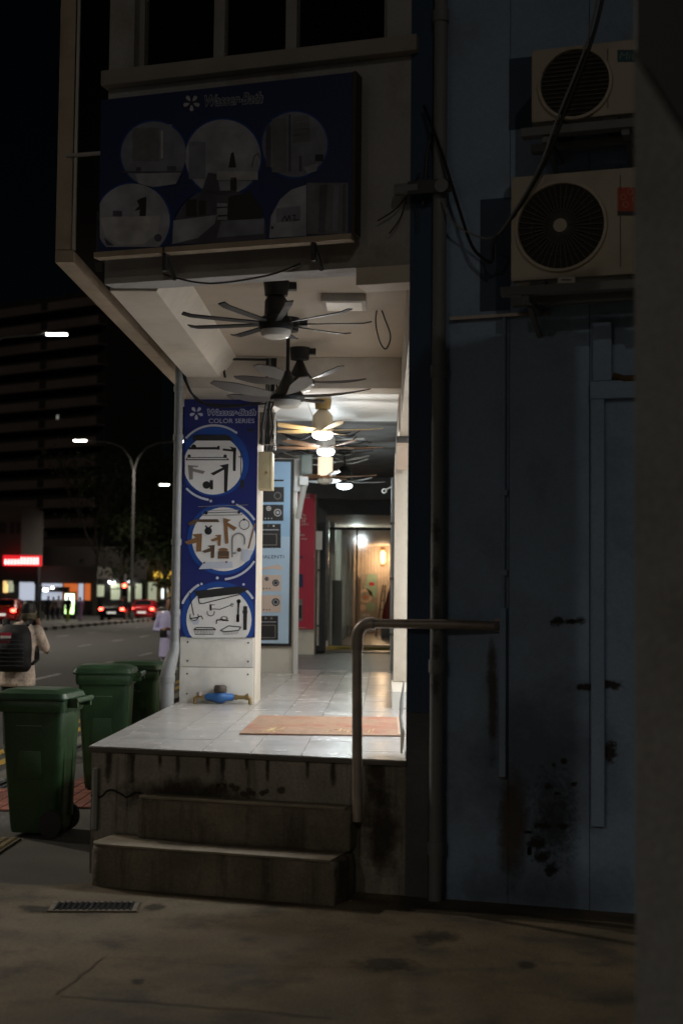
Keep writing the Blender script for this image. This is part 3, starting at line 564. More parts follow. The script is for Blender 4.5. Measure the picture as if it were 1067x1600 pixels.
# ---------------- handrail
RO = .11
pb, pt_, pe = fac(553, 1283, RO), fac(549, 985, RO), fac(555, 972, RO)
t = Thing('handrail', 'bent steel handrail from the steps to the blue wall', 'handrail', (pb.x, -RO, pb.z), facade=True)
rr = .029; sx = SE + rr + .001; zt = fac(560, 974, RO).z
t.part('post', MB().tube([(sx, -RO, pb.z), (sx - .012, -RO, zt - .09)], rr, 14), steel, smooth=True)
el = [(sx - .012 + .075*(1 - math.cos(R(a))) , -RO, zt - .085 + .085*math.sin(R(a))) for a in range(0, 91, 15)]
t.part('elbow', MB().tube([(sx - .012, -RO, zt - .15)] + el + [(sx + .09, -RO, zt)], rr + .006, 14), steel, smooth=True)
ew = fac(772, 976, .03)
t.part('rail', MB().tube([(sx + .09, -RO, zt), (.25, -RO, zt + .003), (ew.x, -.05, zt - .003), (ew.x + .02, -.002, zt - .004)], rr - .002, 14), steel, smooth=True)
t.part('wall_flange', MB().lathe([(.04, -.012), (.04, -.001)], (ew.x + .02, 0, zt), 14, axis='y'), steel)

# ---------------- foreground pillar at the right, out of focus, with a black panel added where its top turns dark
FY = 3.3; p = atY(991, 800, FY); fx = p.x
fgm = mat('foreground grey render', (.26, .26, .255), .85, var=.2, scale=2, bump=.6, bscale=40, stain=(.14, .135, .125), samt=.6, sscale=2, speck=.25)
pl = Thing('foreground_pillar', 'plain grey rendered pillar edge close beside the camera', 'pillar', (fx, FY, 0))
pl.part('shaft', MB().prism([(fx, FY), (fx + .9, FY), (fx + .9, FY + .45), (fx*(FY + .45)/FY + .02, FY + .45)], 'z', -.02, 5), fgm)
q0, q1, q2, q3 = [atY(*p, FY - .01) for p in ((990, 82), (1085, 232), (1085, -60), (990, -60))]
solo('added_black_panel', MB().prism([(q.x + (.002 if i in (0, 3) else 0), q.z) for i, q in enumerate((q0, q1, q2, q3))], 'y', FY - .03, FY - .012), black, 'black panel with slanting lower edge added over the grey pillar', 'canvas', tuple(q1))  # added for the dark slanted area on the pillar; not known to be canvas

# ================================================================== WALKWAY THINGS
# column poster
PY = 12.19
def uvy(y): return lambda px, py, l: (lambda p: (p.x, y - .0018*l, p.z))(atY(px, py, y))
cA = lambda x, y: (275 + x/7.62, 625 + y/7.62)
cB = lambda x, y: (275 + x/7.27, 780 + y/7.27)
t = Thing('column_poster', 'tall blue poster of tapware in three white circles on the first column', 'poster', (-1.4, PY, 1.31))
T0 = [atY(*p, PY) for p in ((291, 634), (405, 632), (399, 996), (284, 999))]
x0, x1, z0, z1 = -1.745, -1.105, 1.318, 3.365
t.part('panel', MB().box(x0, x1, PY, PY + .025, z0, z1), i_blue)
A_ = Print(cA, uvy(PY)); B_ = Print(cB, uvy(PY))
logo(A_, 245, 155, 80, i_pale, 1)
A_.text('Wasser-Bath', 372, 105, 960, 188, i_pale, 1, shear=.25, offset=.075).text('Wasser-Bath', 382, 114, 948, 180, i_blue, 2, shear=.25, offset=.012).text('COLOR SERIES', 392, 222, 935, 275, i_pale, 1)
cw = (122, 60, 985, 1480)
A_.disc(455, 735, 415, i_mid, 1, clip=(112, 0, 985, 1500)).disc(445, 775, 352, i_white, 2, clip=(110, 0, 985, 1500))
A_.arc(455, 740, 425, 450, 55, 140, i_pale, 2).arc(455, 740, 440, 465, 195 + 18, 262, i_pale, 2, clip=(112, 0, 985, 1500)).disc(718, 388, 15, i_pale, 2).disc(417, 1203, 16, i_pale, 2).disc(682, 1212, 16, i_pale, 2)
A_.poly([(205, 485), (205, 430), (240, 415), (590, 415), (640, 430), (690, 485)], i_black, 3).rect(155, 562, 515, 590, i_black, 3).disc(215, 560, 30, i_black, 4).rect(495, 548, 523, 592, i_black, 4)
A_.line([(560, 590), (700, 605)], 26, i_black, 3).poly([(640, 555), (720, 570), (712, 845), (680, 845), (682, 610)], i_black, 3)
A_.line([(120, 712), (630, 712)], 12, i_black, 3).line([(160, 686), (600, 686)], 9, i_black, 3).disc(160, 668, 20, i_black, 3).disc(588, 668, 20, i_black, 3).line([(155, 670), (120, 712)], 9, i_black, 3).line([(590, 670), (630, 712)], 9, i_black, 3)
A_.poly([(145, 775), (270, 785), (262, 800), (205, 800), (205, 945), (160, 950)], i_grey, 3).poly([(205, 815), (350, 850), (325, 882), (200, 850)], i_grey, 4)
A_.poly([(520, 780), (628, 760), (612, 1095), (575, 1095), (575, 830), (450, 900), (412, 875), (560, 805)], i_black, 3).disc(365, 1012, 45, i_black, 3).rect(405, 955, 445, 1065, i_black, 4)
A_.line([(775, 600), (775, 900)], 10, i_black, 3).disc(790, 1000, 22, i_black, 3, ry=55).poly([(840, 340), (940, 345), (930, 375), (850, 375)], i_black, 3).rect(745, 672, 795, 684, i_black, 4)
B_.disc(535, 455, 405, i_mid, 1, clip=(82, 0, 905, 1600)).disc(545, 455, 362, i_white, 2, clip=(82, 0, 905, 1600)).arc(520, 470, 428, 452, 20, 68, i_pale, 3, clip=(60, 0, 908, 1600)).arc(520, 470, 428, 452, -85, -28, i_pale, 3, clip=(60, 0, 908, 1600)).disc(650, 30, 15, i_pale, 3).disc(472, 895, 16, i_pale, 3)
B_.line([(255, 85), (820, 65)], 7, i_grey, 4).line([(350, 130), (720, 120)], 6, i_grey, 4).line([(300, 155), (310, 185), (750, 178), (765, 150)], 8, i_grey, 4).line([(340, 155), (720, 145)], 8, i_black, 4).disc(345, 158, 18, i_black, 4).disc(718, 148, 18, i_black, 4)
B_.poly([(135, 270), (220, 228), (480, 228), (497, 262), (230, 258), (225, 290), (160, 300)], i_brown, 4).disc(370, 362, 42, i_black, 4).line([(335, 300), (370, 335), (410, 300)], 16, i_black, 4)
B_.poly([(538, 215), (630, 235), (585, 262), (695, 325), (660, 360), (590, 305), (600, 500), (562, 510)], i_gold, 4).arc(778, 288, 52, 60, 0, 360, i_black, 4).disc(775, 232, 14, i_black, 4)
B_.arc(712, 460, 62, 80, 0, 180, i_grey, 4).line([(641, 455), (641, 660)], 17, i_grey, 4).line([(783, 455), (780, 515)], 17, i_grey, 4).line([(650, 615), (685, 610)], 18, i_grey, 4)
for dx, dy, sc, m in ((100, 390, 1, i_gold), (392, 402, .62, i_gold), (300, 520, .72, i_brown)):
    B_.poly([(dx + a*sc, dy + b*sc) for a, b in ((80, 10), (200, 0), (190, 205), (135, 205), (135, 105), (40, 128), (0, 95), (130, 45))], m, 4)
B_.line([(900, 275), (825, 560)], 18, i_gold, 4).poly([(750, 565), (880, 585), (835, 690), (790, 720), (745, 690)], i_pale, 4).disc(720, 575, 24, i_brown, 4).rect(480, 590, 605, 675, i_brown, 4).disc(540, 575, 55, i_gold, 3, ry=22).rect(480, 645, 605, 660, i_gold, 5)
B_.poly([(320, 712), (640, 708), (650, 780), (262, 795)], i_pale, 4).disc(325, 722, 10, i_black, 5).disc(575, 714, 10, i_black, 5)
cl3 = (62, 900, 888, 1572)
B_.disc(490, 1360, 425, i_mid, 1, clip=cl3).disc(490, 1370, 370, i_white, 2, clip=cl3).arc(490, 1360, 435, 462, 120, 215, i_pale, 3, clip=cl3).arc(490, 1360, 435, 462, 30, 48, i_pale, 3, clip=cl3).disc(293, 963, 14, i_pale, 3).disc(770, 968, 14, i_pale, 3)
B_.poly([(205, 1045), (690, 990), (840, 1020), (740, 1070), (270, 1130)], i_black, 4).line([(255, 1110), (270, 1185), (320, 1182), (740, 1078)], 11, i_black, 4)
B_.line([(155, 1060), (205, 1320)], 11, i_black, 4).arc(210, 1330, 42, 52, 150, 390, i_black, 4).line([(160, 1355), (240, 1345), (290, 1325), (310, 1365)], 11, i_black, 4).poly([(175, 1370), (270, 1365), (255, 1425), (200, 1425)], i_pale, 3)
B_.line([(395, 1195), (400, 1265)], 24, i_black, 4).arc(398, 1285, 36, 45, 160, 380, i_black, 4).line([(415, 1245), (500, 1252), (660, 1190)], 8, i_black, 4).arc(640, 1200, 14, 20, 60, 330, i_black, 4).line([(400, 1200), (445, 1200)], 8, i_black, 4)
B_.line([(462, 1415), (465, 1372), (520, 1368), (600, 1380)], 13, i_black, 4).disc(550, 1355, 45, i_grey, 4, ry=28).disc(550, 1352, 22, i_white, 5, ry=12)
B_.line([(715, 1155), (705, 1390)], 20, i_black, 4).disc(715, 1160, 24, i_black, 4).rect(690, 1310, 722, 1395, i_black, 4).poly([(768, 1215), (812, 1215), (806, 1485), (766, 1485)], i_black, 4).rect(760, 1265, 815, 1295, i_black, 5)
B_.line([(205, 1480), (455, 1482), (425, 1460), (235, 1458), (205, 1480)], 11, i_black, 4).line([(215, 1535), (430, 1535)], 6, i_black, 4).line([(505, 1492), (600, 1438), (738, 1452), (715, 1490), (560, 1505), (505, 1492)], 11, i_black, 4)
for k in range(14): B_.line([(210 + k*18, 1485), (222 + k*16, 1535)], 3.5, i_black, 4)
for k in range(11): B_.line([(530 + k*18, 1500), (545 + k*15, 1545 - abs(k - 3)*2)], 3.5, i_black, 4)
t.part('upper_print', A_.mb, fix=False); t.part('lower_print', B_.mb, fix=False)

# Valenti poster on the second column, red one on the third
cV = lambda x, y: (400 + x/4.85, 700 + y/4.85)
t = Thing('appliance_poster', 'pale blue appliance poster of ovens and hobs lettered VALENTI', 'poster', (-1.4, 17.2, 1.05))
t.part('panel', MB().box(-1.735, -1.115, 17.2, 17.225, 1.075, 3.345), black); V_ = Print(cV, uvy(17.2))
V_.mb.poly([(-1.72, 17.198, 1.11), (-1.15, 17.198, 1.11), (-1.15, 17.198, 3.31), (-1.72, 17.198, 3.31)], i_sky)
V_.mb.poly([(-1.72, 17.1965, 1.11), (-1.15, 17.1965, 1.11), (-1.15, 17.1965, 2.4), (-1.72, 17.1965, 2.4)], i_sky2)
V_.rect(60, 240, 210, 252, i_black, 3)
for y0, y1, xr in ((296, 410, 212), (430, 552, 208), (575, 758, 188)): V_.rect(-20, y0, xr, y1, i_black, 3)
V_.arc(165, 362, 22, 28, 0, 360, i_grey, 4).arc(97, 458, 12, 18, 0, 360, i_white, 4).arc(165, 490, 22, 28, 0, 360, i_white, 4).disc(97, 458, 7, i_white, 4).disc(165, 490, 12, i_pale, 4)
for x in (72, 96, 120): V_.disc(x, 534, 5, i_pale, 4)
V_.line([(10, 620), (175, 620)], 6, i_pale, 4).disc(135, 590, 7, i_white, 4).disc(95, 590, 5, i_grey, 4).rect(20, 650, 160, 738, i_grey, 4).rect(26, 656, 154, 732, i_black, 5)
V_.text('VALENTI', 32, 812, 212, 838, i_navy, 3).poly([(10, 915), (165, 882), (205, 905), (190, 928), (140, 915), (30, 925)], i_pink, 3)
for y0, y1, ks in ((962, 1085, ((82, 992, 16), (150, 1022, 26))), (1115, 1245, ((150, 1168, 30),))):
    V_.rect(-20, y0, 190, y1, i_pink, 3)
    for x, y, r in ks: V_.disc(x, y, r, i_black, 4).arc(x, y, r*.5, r*.65, 0, 360, i_pale, 5)
    for x in (60, 82, 104): V_.disc(x, y1 - 20, 5, i_black, 4)
V_.rect(-20, 1272, 168, 1455, i_black, 3).line([(0, 1318), (155, 1318)], 5, i_pale, 4).disc(75, 1290, 9, i_grey, 4).disc(118, 1290, 9, i_grey, 4).rect(10, 1340, 150, 1440, i_grey, 4).rect(16, 1346, 144, 1434, i_black, 5)
t.part('print', V_.mb, fix=False)
t = Thing('red_poster', 'crimson poster with white lettering on the third walkway column', 'poster', (-1.4, 23.15, 1.15))
t.part('panel', MB().box(-1.74, -1.14, 23.15, 23.175, 1.16, 3.36), i_red); V_ = Print(cV, uvy(23.15))
V_.text('E', 352, 345, 410, 378, i_pale, 2).text('The', 348, 498, 376, 518, i_white, 2).text('first', 340, 522, 382, 542, i_white, 2).text('100', 342, 546, 376, 564, i_white, 2).text('years.', 342, 572, 400, 590, i_white, 2).text('for', 318, 626, 340, 642, i_white, 2).text('WHEN', 318, 652, 368, 668, i_white, 2).text('it steps', 318, 680, 388, 697, i_white, 2)
V_.rect(318, 820, 354, 834, i_navy, 2).rect(300, 955, 356, 1055, i_navy, 2).rect(300, 1145, 352, 1310, i_grey, 2).rect(305, 1180, 346, 1290, i_black, 3).line([(305, 1185), (345, 1185)], 5, i_white, 4).line([(312, 1362), (380, 1362)], 4, i_pink, 2).text('- eg', 312, 1382, 340, 1396, i_white, 2)
t.part('print', V_.mb, fix=False)

# pipes at the columns
t = Thing('column_downpipe', 'grey plastic downpipe on the road side of the first column', 'pipe', (-1.8, 12.1, PZ))
xp, yp = -1.783, 12.13
t.part('pipe', MB().tube([(xp, yp, 1.25), (xp, yp, 3.72)], .037, 14), pvc, smooth=True)
for z in (1.5, 2.1, 3.0, 3.42): t.part('collar', MB().lathe([(.045, z), (.045, z + .05)], (xp, yp, 0), 14), pvc)
t.part('foot_bend', MB().tube([(xp, yp, 1.27), (xp, yp - .01, 1.2), (xp - .03, yp - .03, 1.1), (xp - .05, yp - .06, .98), (xp - .05, yp - .06, .42)], [.042, .045, .06, .062, .062], 16), pvc, smooth=True)
t.part('bend_collar', MB().lathe([(.068, 0), (.068, .05)], (xp - .05, yp - .06, .93), 16), pvc)
t = Thing('white_trunking', 'white plastic trunking with kinked top beside the appliance poster', 'trunking', (-1.03, 17.1, PZ))
t.part('run', MB().box(-1.085, -1.03, 17.1, 17.14, PZ, 2.62), white); t.part('kink', MB().tube([(-1.05, 17.11, 2.62), (-1.0, 17.11, 2.9), (-.96, 17.11, 3.1)], .035, 8), wcable); t.part('upper_run', MB().box(-1.10, -1.0, 17.15, 17.19, 2.95, 3.34), white); t.part('junction', MB().box(-1.03, -.93, 17.05, 17.13, 3.02, 3.12), white)
t = Thing('meter_box', 'pale electrical box with a thin pipe beside the crimson poster', 'box', (-1.08, 23, 1.2))
t.part('box', MB().box(-1.12, -1.02, 23.05, 23.15, 2.45, 2.75), white); t.part('pipe', MB().tube([(-1.07, 23.1, .9), (-1.07, 23.1, 2.45)], .018, 8), wcable)
for z in (1.2, 2.1): t.part('clip', MB().box(-1.1, -1.04, 23.08, 23.12, z, z + .03), dmetal)
# boxes on the inner face of the first column
t = Thing('wooden_fuse_box', 'yellowed wooden fuse box high on the first column', 'fuse box', (-1.04, 12.3, 2.6))
p0, p1 = atY(404, 764, 12.25), atY(426, 706, 12.25)
bw = mat('old wooden box', (.46, .38, .22), .6, var=.12, scale=8); t.part('box', MB().box(-1.098, -.98, 12.24, 12.48, p0.z, p1.z), bw, bevel=.004); t.part('knob', MB().lathe([(.012, -.012), (.012, 0)], (-1.03, 12.24, (p0.z + p1.z)/2 - .02), 10, axis='y'), brass); t.part('door_line', MB().box(-1.0, -.998, 12.238, 12.239, p0.z + .01, p1.z - .01), dmetal)
t = Thing('meter_cupboard', 'stained grey meter cupboard above the wooden fuse box', 'cupboard', (-1.04, 12.3, 3.05))
p0, p1 = atY(408, 692, 12.3), atY(428, 645, 12.3)
t.part('box', MB().box(-1.098, -.97, 12.26, 12.5, p0.z, p1.z), mat('stained box', (.26, .23, .18), .7, stain=(.08, .06, .04), samt=.7, sscale=6), bevel=.004); t.part('hinge', MB().box(-.985, -.966, 12.25, 12.27, p0.z + .03, p0.z + .07), dmetal)
p = atY(575, 735, 17.0); t = Thing('grey_junction_box', 'dark green grey junction box above the kinked white trunking', 'box', (-1.0, 17.1, 3.1))
t.part('box', MB().box(-1.02, -.88, 16.95, 17.08, 3.14, 3.38), mat('greenish box', (.10, .12, .105), .5), bevel=.01); t.part('lid', MB().box(-1.0, -.9, 16.94, 16.949, 3.16, 3.36), mat('greenish lid', (.13, .15, .13), .4))

# water meter at the column foot
t = Thing('water_meter', 'blue enamel water meter on brass piping at the column foot', 'water meter', (-1.4, 12.1, PZ)); zc = PZ + .06; yc = 12.12
t.part('body', MB().lathe([(.018, -.13), (.03, -.11), (.034, -.06), (.052, -.03), (.056, 0), (.052, .03), (.034, .06), (.03, .11), (.018, .13)], (-1.39, yc, zc), 16, axis='x'), bluep, smooth=True)
t.part('register', MB().lathe([(.05, .04), (.055, .05), (.055, .085), (.045, .10)], (-1.385, yc, zc), 16), mat('meter lid', (.06, .045, .03), .6))
t.part('pipe', MB().tube([(-1.60, yc, PZ - .01), (-1.60, yc, zc - .01), (-1.585, yc, zc), (-1.52, yc, zc)], .017, 8), brass); t.part('pipe', MB().tube([(-1.26, yc, zc), (-1.15, yc, zc), (-1.13, yc, zc - .01), (-1.13, yc, PZ - .01)], .017, 8), brass)
for x in (-1.53, -1.25, -1.16): t.part('nut', MB().lathe([(.026, -.013), (.026, .013)], (x, yc, zc), 6, axis='x'), brass)
t.part('tap', MB().lathe([(.03, 0), (.03, .03)], (-1.56, yc, zc + .01), 8), steel)

# door mat
m0 = atZ(374, 1148, PZ); m1 = atZ(628, 1148, PZ); m2 = atZ(395, 1120, PZ)
matm = mat('worn coir mat', (.46, .29, .19), .95, var=.2, scale=20, bump=.8, bscale=200, stain=(.42, .10, .06), samt=.9, sscale=2.2)
t = Thing('door_mat', 'worn red and tan doormat lying on the pale tiles', 'door mat', ((m0.x + m1.x)/2, (m0.y + m2.y)/2, PZ)); mx0, mx1, my0, my1 = m0.x, .118, m0.y, m2.y
t.part('pile', MB().box(mx0, mx1, my0, my1, PZ + .001, PZ + .012), matm, bevel=.004)
P_ = MB(); yl = mat('mat pattern', (.55, .42, .2), .95, var=.3, scale=20)
for k in range(9): P_.bar((mx0 + .14 + k*.012, my0 + .1 + (k % 3)*.07, PZ + .013), (mx0 + .17 + k*.014, my0 + .2 + (k % 4)*.08, PZ + .013), .008, .002)
for k in range(12): P_.bar((mx1 - .5 + k*.028, my0 + .12 + (k*7 % 5)*.06, PZ + .013), (mx1 - .49 + k*.028, my0 + .2 + (k*5 % 4)*.07, PZ + .013), .01, .002)
t.part('pattern', P_, yl)
t.part('edge_binding', MB().box(mx1 - .02, mx1, my0 + .005, my1 - .005, PZ + .0125, PZ + .015), mat('binding', (.5, .36, .26), .9))
# crumpled cloth by the opening
t = solo('cloth_bundle', MB().tube([(.105, fr + .17, PZ + .02), (.112, fr + .2, PZ + .14), (.10, fr + .26, PZ + .22), (.108, fr + .34, PZ + .3), (.12, fr + .38, PZ + .42)], [.006, .014, .009, .014, .005], 9), white, 'white crumpled cloth hanging at the edge of the shop opening', 'cloth', (.11, fr + .2, PZ), smooth=True)

# ---------------- ceiling fans
def blade_mesh(r0, r1, w0, w1, pitch, curl, droop, m, tipw=None, name='blade'):
    rings = []; n = 10
    for k in range(n + 1):
        q = k/n; r = r0 + (r1 - r0)*q; wd = w0 + (w1 - w0)*math.sin(min(1, q*1.35)*math.pi/2)
        if tipw is not None and q > .75: wd *= 1 - (q - .75)/.25*(1 - tipw)
        z = droop*q*q + (curl if q > .92 else 0); a = pitch*(1 - .4*q)
        rings.append([(r, y*wd*math.cos(a) + (0 if tipw is None else .12*w1*math.sin(q*3)), z + y*wd*math.sin(a) + h) for y, h in ((-.5, -.004), (.5, -.004), (.5, .004), (-.5, .004))])
    return MB().loft(rings).build(name, m, smooth=True)
def fan(name, label, px, py, y, zc, nb, rad, body_m, blade_m, style, on=0, ang0=0, glowcol=(1, 1, 1), drum=False, rodm=None):
    p = atY(px, py, y); x, zl = p.x, p.z                # light disc centre
    t = Thing(name, label, 'ceiling fan', (x, y, zc), group='ceiling fans over the walkway'); b = t.base
    rodm = rodm or body_m
    zb = zl + (.05 if style != 'slim' else .055)
    t.part('canopy', MB().lathe([(.02, zc - .11), (.075, zc - .10), (.085, zc - .02), (.085, zc - .001)], (x, y, 0), 20), rodm)
    t.part('rod', MB().tube([(x, y, zc - .1), (x, y, zb + .14)], .014, 10), rodm)
    if style == 'slim': mot = [(.03, zb + .2), (.055, zb + .19), (.075, zb + .16), (.078, zb + .06), (.10, zb + .05), (.115, zb), (.105, zb - .035)]
    elif style == 'cone': mot = [(.02, zb + .2), (.035, zb + .16), (.07, zb + .08), (.12, zb + .02), (.13, zb), (.125, zb - .025)]
    else: mot = [(.03, zb + .22), (.06, zb + .20), (.10, zb + .15), (.11, zb + .05), (.10, zb), (.09, zb - .02)]
    if drum: mot = [(.03, zb + .02), (.07, zb + .015), (.07, zb - .02), (.06, zb - .026)]
    t.part('motor', MB().lathe(mot, (x, y, 0), 24), body_m, smooth=True)
    if drum:
        t.part('lamp_shade', MB().lathe([(.09, zb + .02), (.092, zb + .04), (.092, zb + .235), (.09, zb + .25)], (x, y, 0), 24), glow('drum glow', (1, .84, .62), .85)); t.part('collar', MB().lathe([(.02, zb + .34), (.035, zb + .3), (.03, zb + .25)], (x, y, 0), 14), wood)
    dm = mat('fan diffuser off', (.62, .58, .50), .35) if not on else glow('fan diffuser on %g' % on, glowcol, on)
    t.part('light_disc', MB().lathe([(.10, zb - .026), (.10, zl), (.085, zl - .022), (.05, zl - .034), (.01, zl - .038)], (x, y, 0), 24), dm, smooth=True)
    pars = dict(slim=(.09, rad, .035, .05, .22, .010, .01, None), cone=(.1, rad, .07, .17, .28, 0, .05, .35), flat=(.09, rad, .07, .13, .2, 0, .02, .5))[style]
    first = None
    for k in range(nb):
        if first is None: o = first = blade_mesh(*pars[:7], blade_m, tipw=pars[7])
        else: o = first.copy(); COL.objects.link(o)
        o.parent = t.o; o.location = (0, 0, zb + .01 - zc); o.rotation_euler = (0, 0, R(ang0 + 360/nb*k))
    if on: lamp('bulb', 'POINT', (0, 0, zl - .13 - zc), t.o, FANW*on/12, glowcol, shadow_soft_size=.09)
    return t
FANW = 27
zc1, zc2 = 3.741, 3.64
fan('ceiling_fan', 'black ceiling fan with nine slim straight blades, its light off', 431, 521, 9.25, zc1, 9, .63, blackm, blackm, 'slim', 0, 2)
fan('ceiling_fan', 'dark grey fan with broad curved blades on a long black rod', 449, 631, 10.5, zc1, 5, .62, blackm, greyb, 'cone', 0, -4)
fan('ceiling_fan', 'black bell-shaped fan with upswept dark blades hanging behind the long-rod fan', 468, 606, 11.75, zc1, 5, .58, blackm, greyb, 'cone', 0, 20)
fan('ceiling_fan', 'cream and gold fan with glaring white lamp and pale wooden blades', 504, 681, 14.1, zc2, 5, .60, paleb, mat('gold blade', (.46, .31, .13), .4, var=.1), 'flat', 14, 0, (1, .97, .95), rodm=brass)
fan('ceiling_fan', 'white fan with small bright lamp and thin brown blades', 509, 707, 16.1, zc2, 5, .66, white, wood, 'flat', 9, 12, (.85, .95, 1))
fan('ceiling_fan', 'wooden bladed fan carrying a glowing cream drum shade', 508, 752, 17.7, zc2 - .28, 5, .64, wood, wood, 'flat', 0, -3, drum=True)
fan('ceiling_fan', 'black fan with white ceiling plate and bright lamp before the dark doorway', 538, 760, 18.6, zc2, 5, .56, blackm, mat('pale grey blade', (.4, .42, .43), .4), 'flat', 10, 20, (.85, .97, 1), rodm=blackm)
p = atY(540, 717, 18.6); MB().lathe([(.12, zc2 - .03), (.12, zc2 - .001)], (0, 0, 0), 24).build('x', white).name = 'tmp'
o = bpy.data.objects['tmp']; o.name = 'ceiling_plate'; o.parent = bpy.data.objects['ceiling_fan.006']; o.location = (0, 0, -zc2)
# bracket tins above fans (ceiling hooks)
for f, (dx, dy) in (('ceiling_fan', (.06, .06)), ('ceiling_fan.001', (.07, .05)), ('ceiling_fan.002', (.06, .05))):
    r_ = bpy.data.objects[f]; mbk = MB().box(dx - .05, dx + .07, dy - .03, dy + .03, -.05, -.001)
    mbk.build('terminal_block', dmetal, r_)

# square panel lamp, bracket frame, wires on the ceiling
p = atY(538, 468, 9.4)
t = Thing('panel_lamp', 'unlit square panel lamp on the cream walkway ceiling', 'lamp', (p.x, 9.4, zc1)); y0 = 9.25
pa, pb_ = atZ(505, 484, zc1 - .05), atZ(571, 458, zc1 - .05)
t.part('housing', MB().box(pa.x, pb_.x, pa.y - .32, pa.y + .02, zc1 - .055, zc1 - .001), mat('lamp housing', (.35, .31, .26), .5), bevel=.006); t.part('diffuser', MB().box(pa.x + .03, pb_.x - .03, pa.y - .29, pa.y - .01, zc1 - .06, zc1 - .056), mat('lamp diffuser', (.78, .70, .55), .4))
a, b, c_ = atY(347, 561, 12.16), atY(418, 562, 12.16), atY(352, 590, 12.16)
t = Thing('wall_bracket', 'thin black angle bracket on the cream beam above the poster', 'bracket', tuple(a)); t.part('top_bar', MB().bar(a, b, .02, .018), black); t.part('drop_bar', MB().bar(a, c_, .02, .018), black)
t = Thing('cable_duct', 'thick bundle of black cables dropping past the cream beam', 'cables', tuple(atY(424, 600, 12.1)))
for k in range(7):
    x_ = 417 + k*2.4; t.part('cable', MB().tube([atY(x_, 560, 12.16), atY(x_ + random.uniform(-2, 3), 585, 12.12), atY(x_ - 1 + random.uniform(-4, 4), 610, 12.06), atY(x_ - 5 + random.uniform(-5, 5), 640, 12.1), atY(x_ - 9 + random.uniform(-4, 6), 668, 12.16), atY(x_ - 10 + random.uniform(-2, 4), 694, 12.2)], random.uniform(.006, .012), 6), random.choice((cable, cable, greyp)), smooth=True)
def wire(pts, r, label, m=cable, name='cable', group=None, n=6):
    P3 = [Vector(p) for p in pts]; out = []
    for i in range(len(P3) - 1):              # Catmull-Rom
        p0, p1, p2, p3 = P3[max(i - 1, 0)], P3[i], P3[i + 1], P3[min(i + 2, len(P3) - 1)]
        for k in range(8):
            q = k/8; out.append(.5*((2*p1) + (p2 - p0)*q + (2*p0 - 5*p1 + 4*p2 - p3)*q*q + (3*p1 - p0 - 3*p2 + p3)*q**3))
    out.append(P3[-1]); return solo(name, MB().tube(out, r, n), m, label, 'cable', tuple(P3[0]), group, smooth=True)
wire([facw(*(lambda q: (q.x, q.z))(fac(x, y, .03)), .03) for x, y in ((255, 428), (300, 440), (345, 442), (420, 430), (470, 412))], .006, 'slack black cable looped under the billboard along the beam')
wire([atY(x, y, 10.2) for x, y in ((600, 458), (590, 480), (587, 505), (594, 535), (603, 545), (610, 525), (600, 495), (592, 470), (600, 458))], .005, 'black wire loop dangling from the ceiling by the panel lamp')
wire([atY(x, y, 12.12) for x, y in ((284, 580), (292, 600), (303, 618), (330, 634), (380, 634), (425, 622), (450, 608))], .01, 'thick black cable sagging across the top of the tall blue poster')
wire([atY(x, y, 12.12) for x, y in ((286, 575), (296, 606), (312, 628), (350, 632), (400, 632), (440, 626))], .007, 'thin black cable drooping across the top of the tall blue poster')
for k in range(9):
    x0 = random.uniform(412, 432); d = 12.7 + k*.15
    wire([atY(x0, 610 + random.uniform(-8, 8), d), atY(x0 + random.uniform(-4, 8), 640, d), atY(x0 + random.uniform(-6, 10), 668, d), atY(x0 + random.uniform(-10, 6), 704, d)], random.choice((.006, .009, .012)), 'tangled cable hanging behind the first column by the fuse box', random.choice((cable, cable, wcable)), group='tangled cables behind the first column')
for k in range(16):
    y = 15.9 + k*.22; xa = random.uniform(435, 470)
    pts = [atY(xa + q*random.uniform(26, 32), 937 - (random.uniform(1.78, 1.93) if q not in (0, 4) else 1.9)*2222/y, y) for q in range(5)]
    wire(pts, random.choice((.007, .01)), 'cable strung untidily across the walkway under the ceiling boards', random.choice((cable, wcable, cable)), group='cables strung across the walkway')
def fw_pts(pts): return [facw(q.x, q.z, o_) for q, o_ in [(fac(x, y, o_), o_) for x, y, o_ in pts]]
wire(fw_pts(((945, -20, .6), (925, 60, .58), (885, 165, .55), (850, 255, .52), (800, 340, .42), (772, 375, .25), (768, 408, .15), (752, 402, .12), (735, 380, .12), (715, 320, .12), (690, 240, .13), (662, 165, .06))), .010, 'heavy black cable swooping past both aircon units to the pier')
wire(fw_pts(((935, -20, .6), (915, 70, .58), (870, 185, .55), (838, 270, .52), (790, 350, .4), (765, 372, .2), (735, 365, .13), (705, 345, .12), (690, 310, .12))), .006, 'grey cable hanging beside the heavy black one', greyp)
wire([facw(*(lambda q: (q.x, q.z))(fac(x, y, .05)), .05) for x, y in ((677, 200), (668, 235), (664, 280), (660, 320))], .009, 'short black cable tail on the pier above the clamp')
for k, (x, y, x2, y2) in enumerate(((640, 300, 590, 345), (635, 310, 608, 365), (645, 310, 650, 362), (655, 270, 628, 300))):
    wire([facw(*(lambda q: (q.x, q.z))(fac(a, b, .04)), .04) for a, b in ((x, y), ((x + x2)/2 + 3, (y + y2)/2 + 4), (x2, y2))], .004, 'thin loose wire end at the pipe clamp on the corner', cable, group='loose wire ends at the corner')
a = fac(622, 296, .1); b = fac(700, 292, .1)
t = Thing('pipe_clamp', 'grey pipe stub and clamp wrapped with wires at the blue pier', 'pipe', (a.x, -.1, a.z), facade=True)
